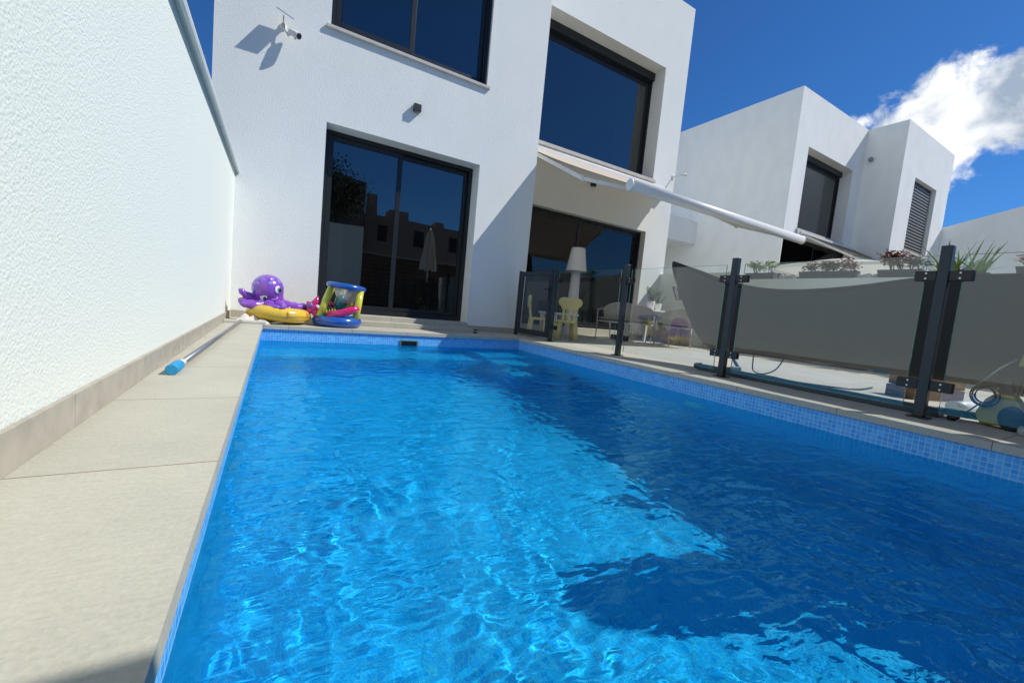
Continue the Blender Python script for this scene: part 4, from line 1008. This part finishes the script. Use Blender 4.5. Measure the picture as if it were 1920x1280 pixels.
# ------------------------------------------------------------------ planters on the side wall
PM = mat('grey planter', (.07, .075, .08), .6)
def planter(y0, y1, label, kind, seed, h=.14):
    rg = random.Random(seed); x = 9.49; z = 1.66; yc = (y0+y1)/2
    a = thing('planter', label, 'planter', (x, yc, z), 0, 'planters along the side wall')
    m = MB()
    vs = [(x-.07, y0+.03, z), (x+.07, y0+.03, z), (x+.07, y1-.03, z), (x-.07, y1-.03, z), (x-.09, y0, z+h), (x+.09, y0, z+h), (x+.09, y1, z+h), (x-.09, y1, z+h),
          (x-.078, y0+.012, z+h), (x+.078, y0+.012, z+h), (x+.078, y1-.012, z+h), (x-.078, y1-.012, z+h), (x-.078, y0+.012, z+h-.02), (x+.078, y0+.012, z+h-.02), (x+.078, y1-.012, z+h-.02), (x-.078, y1-.012, z+h-.02)]
    m.add(vs, [(0,3,2,1),(0,1,5,4),(1,2,6,5),(2,3,7,6),(3,0,4,7),(4,5,9,8),(5,6,10,9),(6,7,11,10),(7,4,8,11),(8,9,13,12),(9,10,14,13),(10,11,15,14),(11,8,12,15),(12,13,14,15)])
    m.build('trough', PM, a)
    st = MB(); lv = MB(); lv2 = MB()
    zt = z+h-.02
    if kind == 'agave':
        for i in range(64):
            b = Vector((x+rg.uniform(-.05, .05), rg.uniform(y0+.05, y1-.05), zt)); q = rg.uniform(0, 6.28); ln = rg.uniform(.3, .72); el = rg.uniform(.35, 1.35)
            d = Vector((math.cos(q)*math.cos(el), math.sin(q)*math.cos(el), math.sin(el))); s = d.cross(Vector((0, 0, 1))).normalized()
            pr = []
            for t in range(6):
                f = t/5; p = b+d*ln*f+Vector((0, 0, -.12*f*f*ln)); w = .024*(1-f)**.8+.001; pr += [p-s*w, p+Vector((0, 0, -.008*(1-f))), p+s*w]
            lv.add(pr, [(3*t, 3*t+1, 3*t+4, 3*t+3) for t in range(5)]+[(3*t+1, 3*t+2, 3*t+5, 3*t+4) for t in range(5)])
        lv.build('leaves', LA, a); return
    ks = {'green': ((y1-.2, .22, .2, 260, 0), (y0+.12, .24, .12, 140, 0)), 'mixed': ((y1-.3, .16, .26, 300, 2), (y0+.3, .2, .3, 420, 1), (yc, .14, .24, 200, 0)), 'bronze': ((y1-.18, .34, .16, 260, 1), (yc, .24, .17, 260, 1), (y0+.15, .22, .14, 200, 1), (y0+.05, .16, .12, 120, 0)), 'low': ((yc, .18, .18, 260, 1),)}[kind]
    for cy, hh, rad, n, which in ks:
        for i in range(7):
            p = Vector((x+rg.uniform(-.5, .5)*rad*.6, cy+rg.uniform(-.7, .7)*rad, zt+hh*rg.uniform(.5, .95))); st.tube([(x+rg.uniform(-.04, .04), cy+rg.uniform(-.3, .3)*rad, zt), p], [.006, .004], 5)
            for k in range(n//7):
                tgt = lv2 if (which == 1 or (which == 2 and k % 3)) else lv
                leaf(tgt, p+Vector((rg.gauss(0, .045), rg.gauss(0, .06), rg.gauss(0, .04))), rnd_dir(rg), rg.uniform(.045, .085), rg.uniform(.03, .05))
    st.build('stems', LS, a)
    if lv.v: lv.build('leaves', LY if kind == 'green' else LG, a)
    if lv2.v: lv2.build('leaves', LP if which == 2 else LB, a)
planter(5.1, 5.75, 'grey trough with bright green succulents, just right of the second fence post', 'green', 1)
planter(3.62, 4.62, 'long grey trough with brownish bushy plants in the middle of the wall', 'mixed', 2)
planter(2.72, 3.32, 'grey trough with upright bronze-leaved plants left of the tallest post', 'bronze', 3)
planter(1.95, 2.6, 'low trough of spiky green agave behind the tallest post', 'agave', 4, .06)
planter(1.25, 1.7, 'grey trough with low reddish plants near the right edge', 'low', 5)
def stone(c, r, label, seed):
    m = MB(); rg = random.Random(seed)
    for i in range(4): m.ball((c[0]+rg.uniform(-.03, .03), c[1]+(i-1.5)*r*.7, c[2]+r*.45*rg.uniform(.6, .9)), (r*.5, r*.55, r*rg.uniform(.45, .6)), 12, 8)
    tag(m.build('stone_ornament', mat('pale stone', (.5, .48, .44), .85, var=.2, vscale=20, bump=.3, bscale=40)), label, 'ornament', 'pale stone ornaments on the side wall')
stone((9.48, 4.85, 1.66), .11, 'pale lumpy stone ornament between the green and the brownish trough', 1)
stone((9.48, 3.47, 1.66), .1, 'pale low stone ornament left of the bronze-leaved trough', 2)
a = thing('wall_spotlight', 'small white spotlight on the side wall behind the second post', 'spotlight', (9.47, 6.02, 1.66))
m = MB(); m.box(9.43, 9.51, 5.96, 6.06, 1.661, 1.69); m.build('base', M['white plastic'], a, .004); m = MB(); m.tube([(9.47, 6.0, 1.73), (9.44, 6.09, 1.74)], .035, 12); m.build('head', M['white plastic'], a); m = MB(); m.tube([(9.47, 6.01, 1.69), (9.47, 6.03, 1.72)], .01, 8); m.build('stem', M['white plastic'], a)

# neighbour's open parasol seen above the wall
def open_parasol():
    c = Vector((13.2, 5.35, 0)); a = thing('open_parasol', 'shallow off-white parasol open on the neighbouring terrace beyond the planters', 'parasol', c)
    m = MB(); n = 8; vs = [(c.x, c.y, 2.66)]; 
    for rr, z in ((.8, 2.52), (1.65, 2.36)):
        for j in range(n*2):
            q = 2*math.pi*j/(n*2); k = rr*(1 if j % 2 == 0 else .965); vs.append((c.x+k*math.cos(q), c.y+k*math.sin(q), z-(0 if j % 2 == 0 else .02*rr)))
    k = n*2
    m.add(vs, [(0, 1+j, 1+(j+1) % k) for j in range(k)]+[(1+j, 1+k+j, 1+k+(j+1) % k, 1+(j+1) % k) for j in range(k)])
    m.add([Vector(v) for v in vs[1+k:]]+[Vector(v)-Vector((0, 0, .07)) for v in vs[1+k:]], [(j, (j+1) % k, (j+1) % k+k, j+k) for j in range(k)])
    m.build('canopy', thin_cloth('offwhite canvas', (.72, .7, .66), .3), a)
    m = MB(); m.tube([(c.x, c.y, 0.06), (c.x, c.y, 2.62)], .025, 10); m.build('pole', M['white metal'], a)
    m = MB(); m.lathe([(.3, 0), (.3, .06), (.0001, .065)], c, 20); m.build('base', M['lamp black'], a)
open_parasol()
# closed parasol on our own terrace (mirrored in the doors)
def closed_parasol():
    c = Vector((4.74, -.2, 0)); a = thing('closed_parasol', 'tall folded cream parasol whose reflection shows in the right door pane', 'parasol', c)
    m = MB(); n = 48; vs = []; prof = [(.02, 3.0), (.08, 2.9), (.15, 2.6), (.2, 2.2), (.235, 1.85), (.25, 1.56)]
    for r, z in prof:
        for j in range(n):
            q = 2*math.pi*j/n; k = r*(1+.28*math.sin(8*q+z)); vs.append((c.x+k*math.cos(q), c.y+k*math.sin(q), z+.03*math.sin(5*q)*(z < 1.6)))
    m.add(vs, [(i*n+j, (i+1)*n+j, (i+1)*n+(j+1) % n, i*n+(j+1) % n) for i in range(len(prof)-1) for j in range(n)], True)
    m.build('canopy', thin_cloth('cream canvas', (.66, .63, .56), .15), a)
    m = MB(); m.tube([(c.x, c.y, .05), (c.x, c.y, 3.06)], .025, 10); m.build('pole', M['white metal'], a)
    m = MB(); m.lathe([(.28, 0), (.28, .05), (.0001, .055)], c, 24); m.build('base', M['lamp black'], a)
closed_parasol()
# houses and tree behind the near wall, mirrored in the doors
def back_house(x0, x1, y0, y1, z, material, label, boxes):
    a = thing('town_house', label, 'house', ((x0+x1)/2, y1, 0), 0, 'houses mirrored in the glass doors')
    m = MB(); m.box(x0, x1, y0, y1, -.04, z)
    for b in boxes: m.box(*b)
    m.build('wall', material, a)
    m = MB()
    k = int((x1-x0)/2.2)
    for i in range(k):
        for fz in (.8, 3.6):
            if fz+1.4 > z: continue
            xx = x0+.7+i*2.2; m.box(xx, xx+.55, y1+.001, y1+.03, fz, fz+.9)
    if m.v: m.build('windows', M['frame'], a)
back_house(-4, 3.9, -16, -9, 6.3, mat('grey brown render', (.17, .15, .14), .9), 'brown rendered house mirrored in the left door pane', [(2.6, 3.5, -12, -11, 6.301, 6.9)])
back_house(4.2, 15, -18, -10.5, 5.0, mat('tan render', (.30, .26, .22), .9), 'tan house with roof hut mirrored in the right door pane', [(6.0, 7.2, -14, -12.5, 5.001, 5.9), (4.6, 5.2, -13, -12.5, 5.001, 6.6), (9.2, 9.8, -14, -13, 5.001, 5.7)])
def tree(x, y, h, label, seed):
    rg = random.Random(seed); a = thing('tree', label, 'tree', (x, y, 0))
    m = MB(); m.tube([(x, y, 0), (x+.05, y, h*.35), (x, y+.05, h*.6)], [.16, .11, .06], 10)
    tips = []
    for i in range(10):
        q = rg.uniform(0, 6.28); b = Vector((x, y, h*rg.uniform(.3, .6))); t = b+Vector((math.cos(q)*h*.17, math.sin(q)*h*.17, h*rg.uniform(.1, .33))); m.tube([b, t], [.05, .02], 6); tips.append(t)
    m.build('trunk', mat('bark', (.08, .06, .045), .9), a)
    m = MB()
    for t in tips+[Vector((x, y, h*.9)), Vector((x, y, h*.75))]:
        for k in range(420):
            p = t+Vector((rg.gauss(0, .3), rg.gauss(0, .3), rg.gauss(0, .32))); leaf(m, p, rnd_dir(rg), rg.uniform(.1, .2), .09)
    m.build('crown', leafmat('tree leaves', (.05, .08, .03)), a)
tree(1.5, -3.2, 5.4, 'dark leafy tree mirrored in the left door pane', 5)
# green sofa seen through the door
sf = thing('sofa', 'pale green sofa inside the room behind the left sliding door', 'sofa', (1.7, 8.4, .13))
gm = mat('sage green upholstery', (.14, .26, .2), .9)
m = MB(); m.box(1.2, 2.9, 8.1, 8.9, .2, .55); m.build('seat', gm, sf, .05)
m = MB(); m.box(1.2, 2.9, 8.91, 9.1, .2, 1.0); m.build('backrest', gm, sf, .05)
for x in (1.0, 2.91):
    m = MB(); m.box(x, x+.18, 8.1, 9.1, .2, .75); m.build('armrest', gm, sf, .05)
